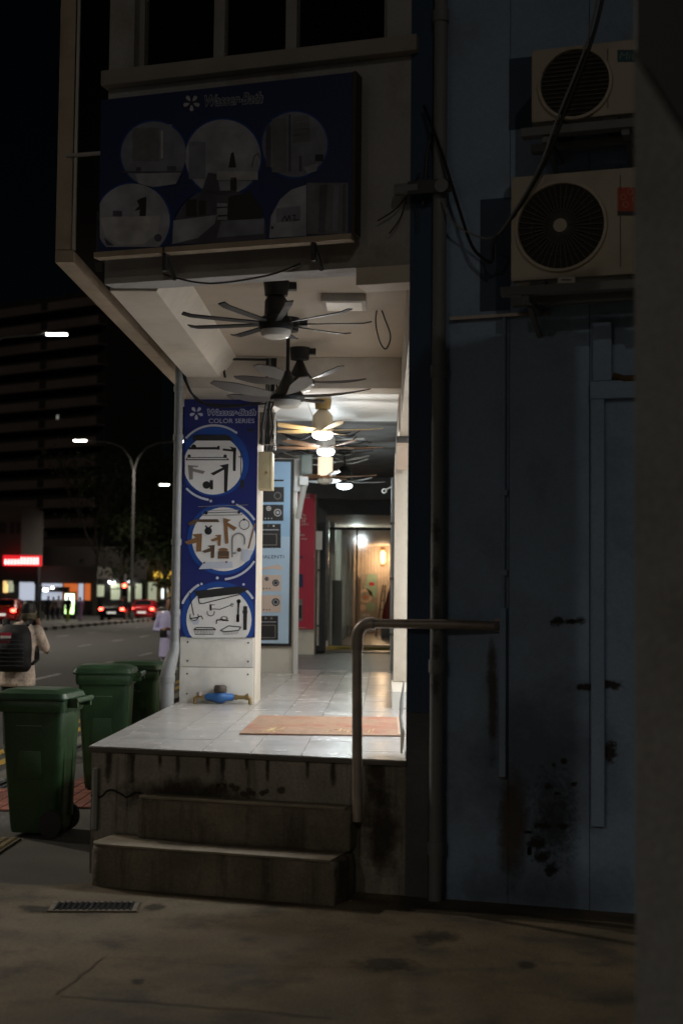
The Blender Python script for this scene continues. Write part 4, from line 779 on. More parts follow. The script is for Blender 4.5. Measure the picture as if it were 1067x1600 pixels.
t.part('stub', MB().tube([(a.x - .02, -.09, a.z), (a.x + .12, -.09, a.z)], .035, 12), greyp); t.part('clamp', MB().box(a.x + .06, b.x + .02, -.12, -.10, a.z - .04, a.z + .035), dmetal); t.part('knob', MB().lathe([(.04, -.14), (.03, -.12)], (b.x - .03, 0, b.z), 12, axis='y'), greyp)

# ---------------- beyond the fans: dark doorway, far walkway
dk = mat('dark portal paint', (.05, .052, .055), .6, var=.2); fw = mat('far cream wall', (.56, .47, .39), .65, var=.08)
t = Thing('far_walkway', 'dim further walkway with its own columns behind the dark doorway', 'walkway', (-.5, 30, PZ))
t.part('lintel', MB().box(-1.75, .4, 24.02, 24.3, 3.08, 3.9), dk); t.part('dark_pier', MB().box(-1.75, -1.0, 24.02, 24.5, PZ, 3.08), dk)
t.part('marble_strip', MB().box(-1.0, -.95, 24.0, 24.3, PZ + .2, 3.0), mat('dark marble', (.10, .09, .075), .3, var=.5, scale=12))
t.part('floor', MB().box(-1.75, .3, 24.02, 38, PZ - .05, PZ + .02), mat('far floor', (.18, .13, .10), .3)); t.part('yellow_nosing', MB().box(-1.0, .13, 25.0, 25.4, PZ + .022, PZ + .07), mat('yellow nosing', (.35, .26, .04), .6))
t.part('ceiling', MB().box(-1.75, .4, 24.32, 38, 3.09, 3.2), fw); t.part('right_wall', MB().box(.13, .3, 24.0, 38, PZ, 3.1), fw); t.part('end_wall', MB().box(-1.75, .3, 38, 38.2, PZ, 3.2), fw)
for k in range(9): t.part('groove', MB().box(-.62 + k*.085, -.61 + k*.085, 37.985, 37.999, PZ, 3.05), mat('groove', (.25, .2, .15), .7))
for k, y in enumerate((26.5, 29, 31.5, 34, 36.5)):
    t.part('column', MB().box(-1.5, -.93 + k*.035, y, y + .5, PZ, 3.09), mat('far pale column', (.55, .55, .52), .6)); t.part('outer_rail', MB().box(-1.75, -1.5, y, y + 2.5, PZ, 1.6), fw)
cl_ = Thing('tube_lamp', 'small teal-tinted ceiling lamp in the dim further walkway', 'lamp', (-.55, 28, 3.05)); cl_.part('housing', MB().box(-.75, -.35, 27.95, 28.05, 3.06, 3.089), white); cl_.part('tube', MB().tube([(-.74, 28, 3.04), (-.36, 28, 3.04)], .018, 8), glow('teal tube', (.45, .95, .9), 1.2)); lamp('bulb', 'POINT', (0, 0, -.12), cl_.o, 15, (.85, 1, .95), shadow_soft_size=.1)
t.part('dark_panel', MB().box(-.96, -.78, 26.2, 26.3, PZ, 2.0), dk)
gm_ = bpy.data.materials.new('shopfront glass'); gm_.use_nodes = True; gt = gm_.node_tree; g1_ = gt.nodes.new('ShaderNodeBsdfTransparent'); g1_.inputs[0].default_value = (.82, .84, .82, 1); g2_ = gt.nodes.new('ShaderNodeBsdfGlossy'); g2_.inputs['Roughness'].default_value = .06; g3_ = gt.nodes.new('ShaderNodeMixShader'); g3_.inputs[0].default_value = .045
gt.links.new(g1_.outputs[0], g3_.inputs[1]); gt.links.new(g2_.outputs[0], g3_.inputs[2]); gt.links.new(g3_.outputs[0], gt.nodes['Material Output'].inputs[0])
gd = Thing('glass_screen', 'clear glass screen in a dark frame closing the further walkway', 'glass screen', (-.45, 25.7, PZ + .02))
for a_, b_ in ((-.98, -.52), (-.49, .12)): gd.part('pane', MB().box(a_, b_, 25.7, 25.708, PZ + .08, 2.9), gm_)
for a_, b_ in ((-1.0, -.98), (-.52, -.49), (.12, .129)): gd.part('frame_upright', MB().box(a_, b_, 25.69, 25.72, PZ + .021, 2.95), dk)
gd.part('frame_rail', MB().box(-.98, .12, 25.69, 25.72, 2.902, 2.95), dk); gd.part('frame_rail', MB().box(-.98, .12, 25.69, 25.72, PZ + .021, PZ + .078), dk)
n45 = Thing('number_sign', 'hanging black sign numbered 45 beyond the dark doorway', 'sign', (0, 26, 2.95)); a, b = atY(569, 808, 26), atY(611, 788, 26); m_ = atY(586, 800, 26)
n45.part('panel', MB().box(m_.x, b.x, 26, 26.04, a.z, b.z), black); n45.part('logo_panel', MB().box(a.x, m_.x - .003, 26, 26.04, a.z, b.z), mat('sign grey', (.35, .36, .38), .5)); Q = Print(lambda x, y: (x, y), uvy(26)); Q.text('45', 588, 795, 602, 806, flat('numeral grey', (.45, .45, .46)), 1).arc(577.5, 801, 3, 5, 0, 180, dk, 1); n45.part('lettering', Q.mb, fix=False)
for x in (m_.x - .1, m_.x + .2): n45.part('hanger', MB().box(x, x + .012, 26.015, 26.025, b.z, 3.09), black)
wl = Thing('wall_lamp', 'glowing orange wall lantern on the far end wall', 'wall lamp', tuple(atY(598, 880, 37.8))); c = atY(598, 870, 37.8)
wl.part('glass', MB().lathe([(.05, c.z - .18), (.07, c.z - .1), (.07, c.z + .1), (.04, c.z + .17)], (c.x, 37.85, 0), 14), glow('lantern glow', (1, .62, .25), 5)); wl.part('backplate', MB().box(c.x - .05, c.x + .05, 37.94, 37.999, c.z - .25, c.z + .24), wood); lamp('bulb', 'POINT', (0, -.3, .1), wl.o, 36, (1, .66, .40), shadow_soft_size=.1)
ps = Thing('standing_poster', 'cream and sage standing poster with round blobs at the far end', 'poster', tuple(atZ(577, 990, PZ + .02))); y = 37.9; x0, x1 = atY(563, 940, y).x, atY(589, 940, y).x; zt = atY(570, 897, y).z
ps.part('panel', MB().box(x0, x1, y, y + .03, PZ + .03, zt), i_cream); Q = Print(lambda x, y: (x, y), uvy(y)); Q.poly([(575, 897.5), (588.5, 897.5), (588.5, 934), (580, 932), (570, 917)], i_sage, 1).disc(571, 931, 11, i_pink, 1, clip=(563.5, 900, 588, 980)).disc(571, 931, 7, i_cream, 2).disc(579, 948, 7.5, i_sage, 1).disc(567, 949, 5, i_pink, 1, clip=(563.5, 900, 588, 980)).rect(577, 910, 585, 915, i_red, 2).rect(566, 959, 578, 963, i_pale, 1).disc(571, 933, 2.5, i_orange, 3); ps.part('print', Q.mb, fix=False); ps.part('foot', MB().box(x0 + .05, x1 - .05, y - .1, y + .13, PZ + .02, PZ + .03), black)
ld = Thing('step_ladder', 'dark folded step ladder leaning at the far end', 'ladder', tuple(atZ(596, 992, PZ + .02))); b0 = ld.base
for s_ in (-.08, .06): ld.part('rail', MB().bar((b0.x + s_ - .05, 34, PZ + .02), (b0.x + .06 + s_*.4, 34.2, 2.0), .03, .04), black)
for k in range(5): z = PZ + .22 + k*.22; q = (z - PZ)/1.3; ld.part('rung', MB().bar((b0.x - .13 + q*.15, 34 + q*.2, z), (b0.x + .01 + q*.07, 34 + q*.2, z), .02, .02), black)
p = atY(604, 950, 33); solo('red_sack', MB().loft([[(p.x + r*math.cos(a)*.9 + o, 33 + r*math.sin(a), z) for a in [2*math.pi*k/12 for k in range(12)]] for r, z, o in ((.10, PZ + .35, 0), (.13, PZ + .42, 0), (.13, PZ + .6, .02), (.09, PZ + .85, .05), (.05, PZ + 1.1, .08), (.02, PZ + 1.2, .09))]), mat('red sack', (.55, .04, .02), .6), 'bright red sack heaped on a dark crate by the far wall', 'sack', (p.x, 33, PZ + .35), smooth=True)
solo('dark_crate', MB().box(p.x - .13, p.x + .13, 32.85, 33.15, PZ + .02, PZ + .35), black, 'dark crate under the bright red sack', 'crate', (p.x, 33, PZ + .02), bevel=.02)
p = atY(600, 768, 18.8); t = Thing('security_camera', 'white security camera at the end of the walkway ceiling', 'camera', (p.x, 18.8, p.z)); t.part('body', MB().tube([(p.x, 18.7, p.z), (p.x, 18.95, p.z + .02)], .035, 12), white); t.part('lens', MB().lathe([(.02, -.004), (.02, 0)], (p.x, 18.7, p.z), 12, axis='y'), black); t.part('arm', MB().tube([(p.x, 18.9, p.z + .02), (.125, 18.95, p.z + .1)], .012, 6), white)
t = Thing('shop_side_pipe', 'slim grey pipe clipped down the shop line before the doorway', 'pipe', (.1, 18, PZ)); t.part('pipe', MB().tube([(.095, 18, PZ), (.095, 18, 3.2)], .022, 8), greyp)
for z in (1.2, 1.9, 2.6): t.part('clip', MB().box(.06, .129, 17.98, 18.02, z, z + .03), dmetal)

# ================================================================== BINS
def make_bin():
    root = empty('wheelie_bin', (0, 0, 0)); tag(root, 'x', 'bin', 'green wheelie bins by the walkway')
    def rr(w, d, r, z, dx=0):
        pts = []
        for cx, cy, a0 in ((w/2 - r, d/2 - r, 0), (-w/2 + r, d/2 - r, 90), (-w/2 + r, -d/2 + r, 180), (w/2 - r, -d/2 + r, 270)):
            for k in range(4): a = R(a0 + 30*k); pts.append((cx + r*math.cos(a) + dx, cy + r*math.sin(a), z))
        return pts
    MB().loft([rr(.42, .44, .05, .03, .02), rr(.44, .46, .05, .06, .02), rr(.52, .53, .05, .60, .005), rr(.56, .56, .05, .93, 0)]).build('body', green, root, smooth=True)
    MB().loft([rr(.60, .60, .05, .90), rr(.62, .61, .05, .93), rr(.62, .61, .05, .975), rr(.60, .60, .05, .985)]).build('rim', green, root, smooth=True)
    MB().loft([rr(.65, .63, .05, .986, -.01), rr(.66, .64, .06, 1.0, -.01), rr(.63, .61, .07, 1.035, -.01), rr(.50, .48, .08, 1.06, -.02), rr(.46, .44, .08, 1.062, -.02)]).build('lid', greenl, root, smooth=True)
    for s in (-1, 1): MB().box(.28, .40, s*.19 - .02, s*.19 + .02, .93, 1.0).build('handle_bracket', green, root, bevel=.008)
    MB().tube([(.39, -.24, .985), (.39, .24, .985)], .021, 10).build('handle', green, root)
    for s in (-1, 1):
        MB().lathe([(.06, -.025), (.10, -.022), (.10, .022), (.06, .025)], (.19, s*.255, .10), 20, axis='y').build('wheel', rubber, root)
        MB().box(.20, .27, s*.12 - .03, s*.12 + .03, .12, .8).build('back_rib', green, root, bevel=.01)
    MB().tube([(.19, -.25, .10), (.19, .25, .10)], .012, 8).build('axle', dmetal, root)
    MB().prism([(-.13, .42), (.10, .42), (.09, .62), (-.11, .62)], 'y', -.268, -.255).build('side_panel', green, root, bevel=.004)
    mb = MB()
    for k in range(9): mb.box(-.13 + k*.026, -.112 + k*.026, -.2805, -.2785, .80, .806)
    mb.build('moulded_lettering', mat('faint lettering', (.16, .2, .15), .6), root)
    return root
b0 = make_bin()
spots = [((60, 1296), -5, 'nearest green wheelie bin standing alone beside the low cement kerb', 10.05, -2.41, .97), (None, 4, 'middle green wheelie bin with red-lit lid beside the tiled walkway', 12.35, -2.40, 1.03), (None, -6, 'green wheelie bin half hidden behind the middle bin', 13.25, -2.27, 1.02)]
for i, (_, rz, lab, y, x, sc) in enumerate(spots):
    o = b0 if i == 0 else copy_tree(b0); o.location = (x, y, -.012); o.rotation_euler.z = R(rz); o.scale = (.78, .8, sc*.985); o['label'] = lab

# ================================================================== PEOPLE
def capsule(mb, pts, n=10, flat=None):
    path = [Vector(p[:3]) for p in pts]; rad = [p[3] for p in pts]
    d0 = (path[0] - path[1]).normalized(); d1 = (path[-1] - path[-2]).normalized()
    P2 = [path[0] + d0*rad[0]*.8] + path + [path[-1] + d1*rad[-1]*.8]; R2 = [rad[0]*.45] + rad + [rad[-1]*.45]
    mb.tube(P2, R2, n)
def ell(mb, rings, n=14):
    mb.loft([[(cx + rx*math.cos(2*math.pi*k/n), cy + ry*math.sin(2*math.pi*k/n), z) for k in range(n)] for cx, cy, z, rx, ry in rings])
def fuse(mb, name, m, root, vox=.014):
    o = mb.build(name, m, root); md = o.modifiers.new('r', 'REMESH'); md.mode = 'VOXEL'; md.voxel_size = vox
    sm = o.modifiers.new('s', 'SMOOTH'); sm.factor = .5; sm.iterations = 4
    dg = bpy.context.evaluated_depsgraph_get(); dg.update(); me = bpy.data.meshes.new_from_object(o.evaluated_get(dg)); o.modifiers.clear(); o.data = me
    me.polygons.foreach_set('use_smooth', [True]*len(me.polygons))
    if not me.materials: me.materials.append(m)
    return o
def hand(mb, w, f, side, curl=.5, s=1):        # wrist point, forearm direction; a palm, four fingers and a thumb
    w = Vector(w); f = Vector(f).normalized(); sd = Vector(side).normalized(); nn = f.cross(sd)
    capsule(mb, [(*(w), .024*s), (*(w + f*.05*s), .034*s), (*(w + f*.085*s), .032*s)], 8)
    for k, ln in enumerate((.07, .08, .075, .06)):
        a = w + f*.085*s + sd*(.024 - k*.016)*s; b = a + (f*math.cos(curl) + nn*math.sin(curl))*ln*.5*s; c = b + (f*math.cos(curl*2) + nn*math.sin(curl*2))*ln*.5*s
        capsule(mb, [(*a, .009*s), (*b, .0085*s), (*c, .007*s)], 6)
    a = w + f*.03*s + sd*.03*s; capsule(mb, [(*a, .012*s), (*(a + f*.03*s + sd*.025*s), .010*s), (*(a + f*.055*s + sd*.03*s + nn*.02*s), .008*s)], 6)
def person(label, loc, rz, H=1.68, top=(.5, .4, .3), bottom=(.02, .022, .03), arms=None, tunic=.80, legs=.09, head_dx=0, hair_m=None, vox=.016, pattern=False, group=None, stride=.1):
    """local frame: the person faces +Y"""
    s = H/1.68; root = empty('person', loc, rz); tag(root, label, 'person', group)
    aL, aR = arms or (((-.20, 0, 1.36), (-.25, -.02, 1.10), (-.24, .08, .86)), ((.20, 0, 1.36), (.25, -.02, 1.10), (.24, .08, .86)))
    S = lambda p: (p[0]*s, p[1]*s, p[2]*s)
    b = MB(); hx = head_dx
    for sg, dy in ((-1, stride), (1, -stride)):
        capsule(b, [(sg*.09*s, 0, .86*s, .082*s), (sg*(legs + .005)*s, dy*.5*s + .02*s, .47*s, .055*s), (sg*legs*s, dy*s, .10*s, .036*s)], 10); capsule(b, [(sg*legs*s, (dy - .03)*s, .045*s, .036*s), (sg*(legs + .01)*s, (dy + .15)*s, .035*s, .034*s)], 8)
    ell(b, [(0, 0, .80*s, .15*s, .10*s), (0, 0, .95*s, .155*s, .11*s), (0, 0, 1.08*s, .13*s, .095*s), (0, 0, 1.25*s, .165*s, .11*s), (0, 0, 1.37*s, .17*s, .09*s), (hx*.3*s, 0, 1.42*s, .08*s, .06*s)])
    capsule(b, [(hx*.3*s, 0, 1.38*s, .052*s), (hx*s, .02*s, 1.50*s, .05*s)], 10)
    ell(b, [(hx*s, .045*s, 1.435*s, .035*s, .04*s), (hx*s, .04*s, 1.46*s, .058*s, .07*s), (hx*s, .025*s, 1.52*s, .07*s, .09*s), (hx*s, .02*s, 1.58*s, .075*s, .098*s), (hx*s, .01*s, 1.64*s, .06*s, .082*s), (hx*s, .01*s, 1.668*s, .03*s, .04*s)])
    capsule(b, [(hx*s, .11*s, 1.55*s, .010*s), (hx*s, .132*s, 1.515*s, .015*s)], 6)
    for sg in (-1, 1): capsule(b, [((hx + sg*.076)*s, .012*s, 1.53*s, .012*s), ((hx + sg*.080)*s, .008*s, 1.565*s, .014*s)], 6)
    for A, sg in ((aL, -1), (aR, 1)):
        capsule(b, [(*S(A[0]), .052*s), (*S(A[1]), .040*s), (*S(A[2]), .028*s)], 9); hand(b, S(A[2]), Vector(A[2]) - Vector(A[1]), (sg*-1, .3, 0), .5, s)
    fuse(b, 'body', skin, root, vox*.8)
    c = MB(); hem = tunic
    ell(c, [(0, 0, hem*s, .20*s, .15*s), (0, 0, (hem + .1)*s, .195*s, .145*s), (0, 0, 1.05*s, .175*s, .13*s), (0, 0, 1.25*s, .195*s, .135*s), (0, 0, 1.36*s, .19*s, .11*s), (hx*.3*s, 0, 1.42*s, .10*s, .075*s), (hx*.4*s, 0, 1.45*s, .066*s, .064*s)])
    for A in (aL, aR):
        e = Vector(A[0]).lerp(Vector(A[1]), 1.0 if tunic < .7 else .85); capsule(c, [(*S(A[0]), .068*s), (*S(e), .058*s)] + ([(*S(Vector(A[1]).lerp(Vector(A[2]), .75)), .045*s)] if tunic < .7 else []), 10)
    tm = mat('shirt %.2f %.2f %.2f' % top, top, .85, var=.35 if pattern else .1, scale=9 if pattern else 3, bump=1, bscale=14, stain=tuple(q*.4 for q in top) if pattern else None, sscale=34, samt=.9)
    fuse(c, 'shirt', tm, root, vox)
    d = MB()
    for sg, dy in ((-1, stride), (1, -stride)): capsule(d, [(sg*.085*s, 0, .90*s, .105*s), (sg*(legs + .005)*s, dy*.5*s + .02*s, .47*s, .075*s), (sg*legs*s, dy*s, .10*s, .06*s)], 10)
    ell(d, [(0, 0, .78*s, .16*s, .115*s), (0, 0, .98*s, .162*s, .118*s)])
    fuse(d, 'trousers', mat('trousers %.2f %.2f %.2f' % bottom, bottom, .85, var=.2, scale=6), root, vox)
    for sg, dy in ((-1, stride), (1, -stride)):
        f = MB(); capsule(f, [(sg*legs*s, (dy - .04)*s, .05*s, .045*s), (sg*(legs + .01)*s, (dy + .16)*s, .04*s, .042*s)], 10); f.build('shoe', black, root, smooth=True)
    h = MB(); ell(h, [(hx*s, -.035*s, 1.475*s, .055*s, .055*s), (hx*s, -.015*s, 1.53*s, .080*s, .082*s), (hx*s, -.003*s, 1.59*s, .085*s, .096*s), (hx*s, 0, 1.65*s, .072*s, .088*s), (hx*s, 0, 1.685*s, .035*s, .045*s)]); fuse(h, 'hair', hair_m or hair, root, vox*.8)
    for sg in (-1, 1): f = MB(); f.lathe([(.001, -.009*s), (.009*s, 0), (.001, .009*s)], ((hx + sg*.03)*s, .108*s, 1.555*s), 8); f.build('eye', black, root)
    f = MB().tube([((hx - .022)*s, .108*s, 1.478*s), (hx*s, .117*s, 1.475*s), ((hx + .022)*s, .108*s, 1.478*s)], .006*s, 6); f.build('mouth', mat('lips', (.26, .09, .07), .5), root)
    return root
# man with a backpack, seen from behind, one hand at his ear
mp = atZ(30, 1178, 0); armsM = (((-.20, 0, 1.36), (-.27, .03, 1.12), (-.20, .22, 1.02)), ((.20, 0, 1.36), (.30, .06, 1.12), (.20, .11, 1.40)))
man = person('man with black backpack and patterned beige shirt holding a phone to his ear', (mp.x - .03, mp.y, 0), R(4), 1.60, (.70, .57, .47), (.012, .016, .03), armsM, .74, .09, .10, vox=.014, pattern=True, stride=.04)
MB().box(.185, .20, .06, .14, 1.42, 1.56).build('phone', black, man, bevel=.004)
fuse((lambda c: (ell(c, [(.10, -.02, 1.40, .075, .07), (.10, -.02, 1.445, .085, .08), (.10, -.03, 1.48, .07, .065)]), c)[1])(MB()), 'collar', mat('olive collar', (.12, .10, .06), .8), man, .014)
bpk = Thing('backpack', 'black backpack with a red and white flag patch worn by the man', 'backpack', (0, 0, 0)); c = MB()
ell(c, [(0, -.21, .90, .13, .07), (0, -.23, .95, .165, .105), (0, -.235, 1.15, .17, .12), (0, -.21, 1.32, .155, .09), (0, -.18, 1.41, .11, .05)])
bpm = mat('backpack nylon', (.006, .006, .007), .7, var=.2, scale=20, bump=.3); fuse(c, 'pack', bpm, bpk.o, .016)
for sg in (-1, 1): bpk.part('shoulder_strap', MB().tube([(sg*.10, -.15, 1.40), (sg*.115, -.08, 1.455), (sg*.12, .02, 1.462), (sg*.125, .12, 1.40), (sg*.14, .15, 1.2), (sg*.17, .02, 1.02), (sg*.15, -.14, .98)], .026, 8, flatten=.5), bpm)
for k in range(7): bpk.part('webbing', MB().box(-.10, .11, -.362 + abs(k - 3)*.003, -.345, .97 + k*.045, .978 + k*.045), mat('webbing', (.05, .055, .06), .6))
bpk.part('flag_patch', MB().box(-.105, -.01, -.345, -.328, 1.265, 1.325, i_red).box(-.105, -.01, -.3455, -.3285, 1.265, 1.293, i_white)); bpk.part('lower_patch', MB().box(-.105, -.02, -.352, -.33, 1.215, 1.25), mat('maroon patch', (.14, .012, .016), .7))
bpk.o.location = man.location; bpk.o.rotation_euler = (0, 0, R(4)); bpk.o.scale = (1.12, 1.1, .96)
# woman in a lilac tunic, walking this way
wp = atZ(269, 1084, 0)
armsW = (((-.18, 0, 1.36), (-.24, .05, 1.10), (-.06, .20, 1.12)), ((.18, 0, 1.36), (.25, .04, 1.10), (.08, .22, 1.10)))
wm = person('person in a long lilac tunic walking beside the downpipe, hands together', (wp.x - .07, 24.6, 0), R(172), 1.66, (.46, .44, .68), (.45, .43, .55), armsW, .62, .08, 0, vox=.016, stride=.12)
MB().box(-.02, .10, .24, .30, .96, 1.10).build('handbag', black, wm, bevel=.02)

# ================================================================== STREET BEYOND
# street lamps on the median
LAMPW = 3600
def street_lamp():
    root = empty('street_lamp', (0, 0, 0)); tag(root, 'tall two-armed street lamp with glowing white heads on the median', 'street lamp', 'street lamps along the median')
    pm = mat('lamp post grey', (.17, .17, .165), .5, .3)
    MB().tube([(0, 0, 0), (0, 0, 5), (0, 0, 10.6)], [.10, .08, .06], 12).build('post', pm, root, smooth=True); MB().lathe([(.2, 0), (.2, .05), (.14, .4)], (0, 0, .12), 12).build('base', pm, root)
    for s in (-1, 1):
        MB().tube([(0, 0, 10.4), (s*.25, 0, 11.2), (s*.8, 0, 11.9), (s*1.6, 0, 12.25), (s*3.4, 0, 12.42)], [.06, .055, .05, .045, .04], 8).build('arm', pm, root, smooth=True)
        MB().box(s*3.8 - .45, s*3.8 + .45, -.14, .14, 12.40, 12.50).build('head', pm, root, bevel=.03); MB().box(s*3.8 - .42, s*3.8 + .42, -.12, .12, 12.36, 12.398).build('lens', glow('street lens', (1, .96, .86), 40), root, bevel=.01)
        l = lamp('bulb', 'SPOT', (s*3.8, 0, 12.3), root, LAMPW, (1, .91, .77), spot_size=R(160), spot_blend=.5, shadow_soft_size=.25)
    return root
l0 = street_lamp()
for i, y in enumerate((-22, 18, 58, 98, 136)):
    o = l0 if i == 0 else copy_tree(l0); o.location = (-17.45, y, .1)
# traffic light
p = atY(196, 915, 100); t = Thing('traffic_light', 'traffic light showing red on a grey pole at the junction', 'traffic light', (p.x, 100, .12)); t.part('pole', MB().tube([(p.x, 100, .1), (p.x, 100, p.z + .8)], .06, 8), greyp); t.part('housing', MB().box(p.x - .17, p.x + .17, 99.75, 99.95, p.z - .75, p.z + .25), black); t.part('red_lens', MB().lathe([(.14, -.03), (.14, 0)], (p.x, 99.74, p.z), 14, axis='y'), glow('signal red', (1, .06, .03), 22))
for k in (1, 2): t.part('dark_lens', MB().lathe([(.12, -.03), (.12, 0)], (p.x, 99.74, p.z - .28*k), 12, axis='y'), darkglass)
# cars
tail = glow('tail lamp', (1, .05, .03), 20); amber = glow('amber lamp', (1, .4, .05), 14)
def car(label, px, y, col, x=None, brake=True, plate=None):
    cm = mat('car paint %.2f %.2f %.2f' % col, col, .25, .2, var=.03)
    x = atY(px, 950, y).x if x is None else x; root = empty('car', (x, y, 0)); tag(root, label, 'car', 'cars waiting at the junction')
    def ring(yy, w, z0, z1, zr, wr): return [(-w, yy, z0), (w, yy, z0), (w*1.0, yy, (z0 + z1)/2), (w*.97, yy, z1), (wr, yy, zr), (-wr, yy, zr), (-w*.97, yy, z1), (-w, yy, (z0 + z1)/2)]
    MB().loft([ring(-.06, .78, .32, .78, .82, .70), ring(.02, .86, .28, .90, .95, .74), ring(.35, .88, .25, .92, 1.10, .66), ring(.9, .89, .22, .92, 1.44, .58), ring(2.2, .89, .22, .92, 1.47, .58), ring(3.1, .88, .22, .90, 1.02, .66), ring(4.2, .80, .28, .72, .76, .65)]).build('body', cm, root, bevel=.02, smooth=True)
    MB().poly([(-.60, .33, 1.08), (.60, .33, 1.08), (.52, .83, 1.41), (-.52, .83, 1.41)]).build('rear_window', darkglass, root).location = (0, -.03, .02)
    for s in (-1, 1):
        MB().box(s*.72 - .13, s*.72 + .13, -.09, .02, .74, .90).build('tail_light', tail, root, bevel=.02); MB().box(s*.895 - .006, s*.895 + .006, 1.0, 2.9, .95, 1.3).build('side_window', darkglass, root)
        for yy in (.8, 3.4):
            wh = MB().lathe([(.2, -.1), (.31, -.09), (.31, .09), (.2, .1)], (s*.80, yy, .31), 16, axis='x').build('wheel', rubber, root); MB().lathe([(.19, -.105), (.19, .105)], (s*.80, yy, .31), 12, axis='x').build('rim', alu, wh)
    MB().box(-.3, .3, -.085, -.06, .52, .64).build('number_plate', glow('plate', (.9, .88, .8), .7), root); MB().box(-.82, .82, -.1, .05, .34, .5).build('bumper', cm, root, bevel=.03); MB().box(-.25, .25, .80, .84, 1.40, 1.43).build('brake_light', amber if brake else tail, root)
    return root
car('black car with amber roof-edge brake light at the junction', 175, 96, (.012, .012, .014))
car('red car with bright lit tail and pale number plate at the junction', 222, 100, (.42, .02, .03))
car('dark green car with dim tail lights beyond the red car', 259, 103, (.02, .03, .028), brake=False)
car('red car waiting beyond the hedge, partly cut off', 2, 80, (.4, .02, .02))
# shop terrace across the junction (plane at y = 124)
YB = 124
def R2(px0, py0, px1, py1, y): a, b = atY(px0, py1, y), atY(px1, py0, y); return a.x, b.x, a.z, b.z
def build_block(name, label, y, wall, rect, wm_, items, depth=8):
    x0, x1, z0, z1 = R2(*rect, y); t = Thing(name, label, 'building', ((x0 + x1)/2, y, 0)); t.part('wall', MB().box(x0, x1, y, y + depth, -.02, z1), wm_)
    for nm, r, m_, out in items: a, b, c, d = R2(*r, y); t.part(nm, MB().box(a, b, y - out, y + .05, max(c, .02), d), m_)
    return t
bwall = mat('far taupe wall', (.10, .083, .075), .8, var=.15, scale=.4); bdark = mat('far dark wall', (.035, .03, .028), .8)
gw = glow('shop glow warm', (1, .66, .25), 1.1); gc = glow('shop glow cool', (.75, .83, 1), .55); gg = glow('shop glow green white', (.75, .80, .55), .42); go = glow('shop glow orange', (1, .22, .05), .5); gy = glow('shop glow yellow', (1, .62, .08), .9); gwh = glow('shop lamp white', (.95, 1, 1), 8)
tb = build_block('tower_shop', 'taupe stair tower above a red lit shop sign across the junction', YB, None, (-40, 790, 35, 970), bwall, [('window', (-6, 816, 11, 833), bdark, .02), ('window', (16, 815, 24, 834), bdark, .02), ('window', (26, 816, 33, 834), bdark, .02), ('dark_fascia', (-40, 884, 62, 912), bdark, .5), ('shop_window', (8, 908, 14, 926), gw, .55), ('shop_window', (15, 908, 23, 925), gg, .55), ('shop_wall', (-40, 912, 62, 968), bdark, .2), ('shop_window', (33, 910, 56, 938), gc, .55)])
sg = Thing('red_shop_sign', 'glowing red lettered shop sign below the taupe tower', 'sign', (atY(35, 880, YB - 1).x, YB - 1, atY(35, 884, YB - 1).z)); x0, x1, z0, z1 = R2(5, 868, 64, 884, YB - 1); sg.part('box', MB().box(x0, x1, YB - 1, YB - .5, z0, z1), glow('sign red', (1, .02, .03), .8)); Q = Print(lambda x, y: (x, y), uvy(YB - 1.02)); 
for k in range(11): xx = 8 + k*5; Q.rect(xx, 871 + (3 if k < 5 else 0), xx + 2.6, 882, glow('sign letter', (1, .75, .72), 2.4), 1)
sg.part('lettering', Q.mb, fix=False)
build_block('shop_terrace', 'low grey shop terrace with lit shopfronts and orange panel across the junction', YB + 1, None, (62, 885, 150, 970), bwall, [('shop_glow', (66, 912, 98, 938), gc, .1), ('orange_panel', (100, 912, 122, 945), go, .12), ('white_panel', (123, 912, 131, 945), gc, .1), ('orange_panel', (133, 912, 142, 940), go, .12), ('awning', (66, 917, 110, 925), bdark, .8), ('shop_lamp', (72, 919, 79, 924), gwh, 1.0), ('shop_lamp', (84, 917, 88, 920), gwh, 1.0), ('dark_shopfront', (66, 938, 150, 968), bdark, .2)])
build_block('glazed_block', 'block with pale green lit windows behind the waiting cars', YB + 2, None, (146, 905, 228, 970), bdark, [('window', (152, 914, 163, 932), gg, .1), ('window', (174, 912, 194, 919), gg, .1), ('window', (174, 921, 193, 940), gg, .1), ('window', (201, 912, 206, 940), gg, .1), ('window', (212, 912, 222, 936), gg, .1), ('lobby_lamp', (148.5, 908, 152.5, 911.5), gwh, .6), ('lobby_lamp', (172, 908, 180, 911.5), gwh, .6), ('lobby_lamp', (200, 908, 207, 911.5), gwh, .6)])
build_block('yellow_lit_block', 'yellow lit building front behind the roadside tree', YB + 3, None, (228, 870, 320, 970), mat('ochre wall', (.3, .22, .11), .8), [('arch_window', (241, 893, 249, 904), gy, .1), ('arch_window', (250, 894, 258, 906), gy, .1), ('arch_window', (260, 893, 268, 906), gy, .1), ('lit_pier', (269, 888, 276, 955), gw, .15), ('lit_wall', (232, 910, 245, 940), gg, .08), ('doorway', (253, 920, 262, 935), glow('door glow', (.9, 1, 1), 2.2), .12)])
bg_ = build_block('dark_rear_block', 'dark office block behind the low shop terrace', YB + 14, None, (30, 855, 230, 965), bdark, [('lit_window', (67, 831, 74, 840), bdark, .01)])
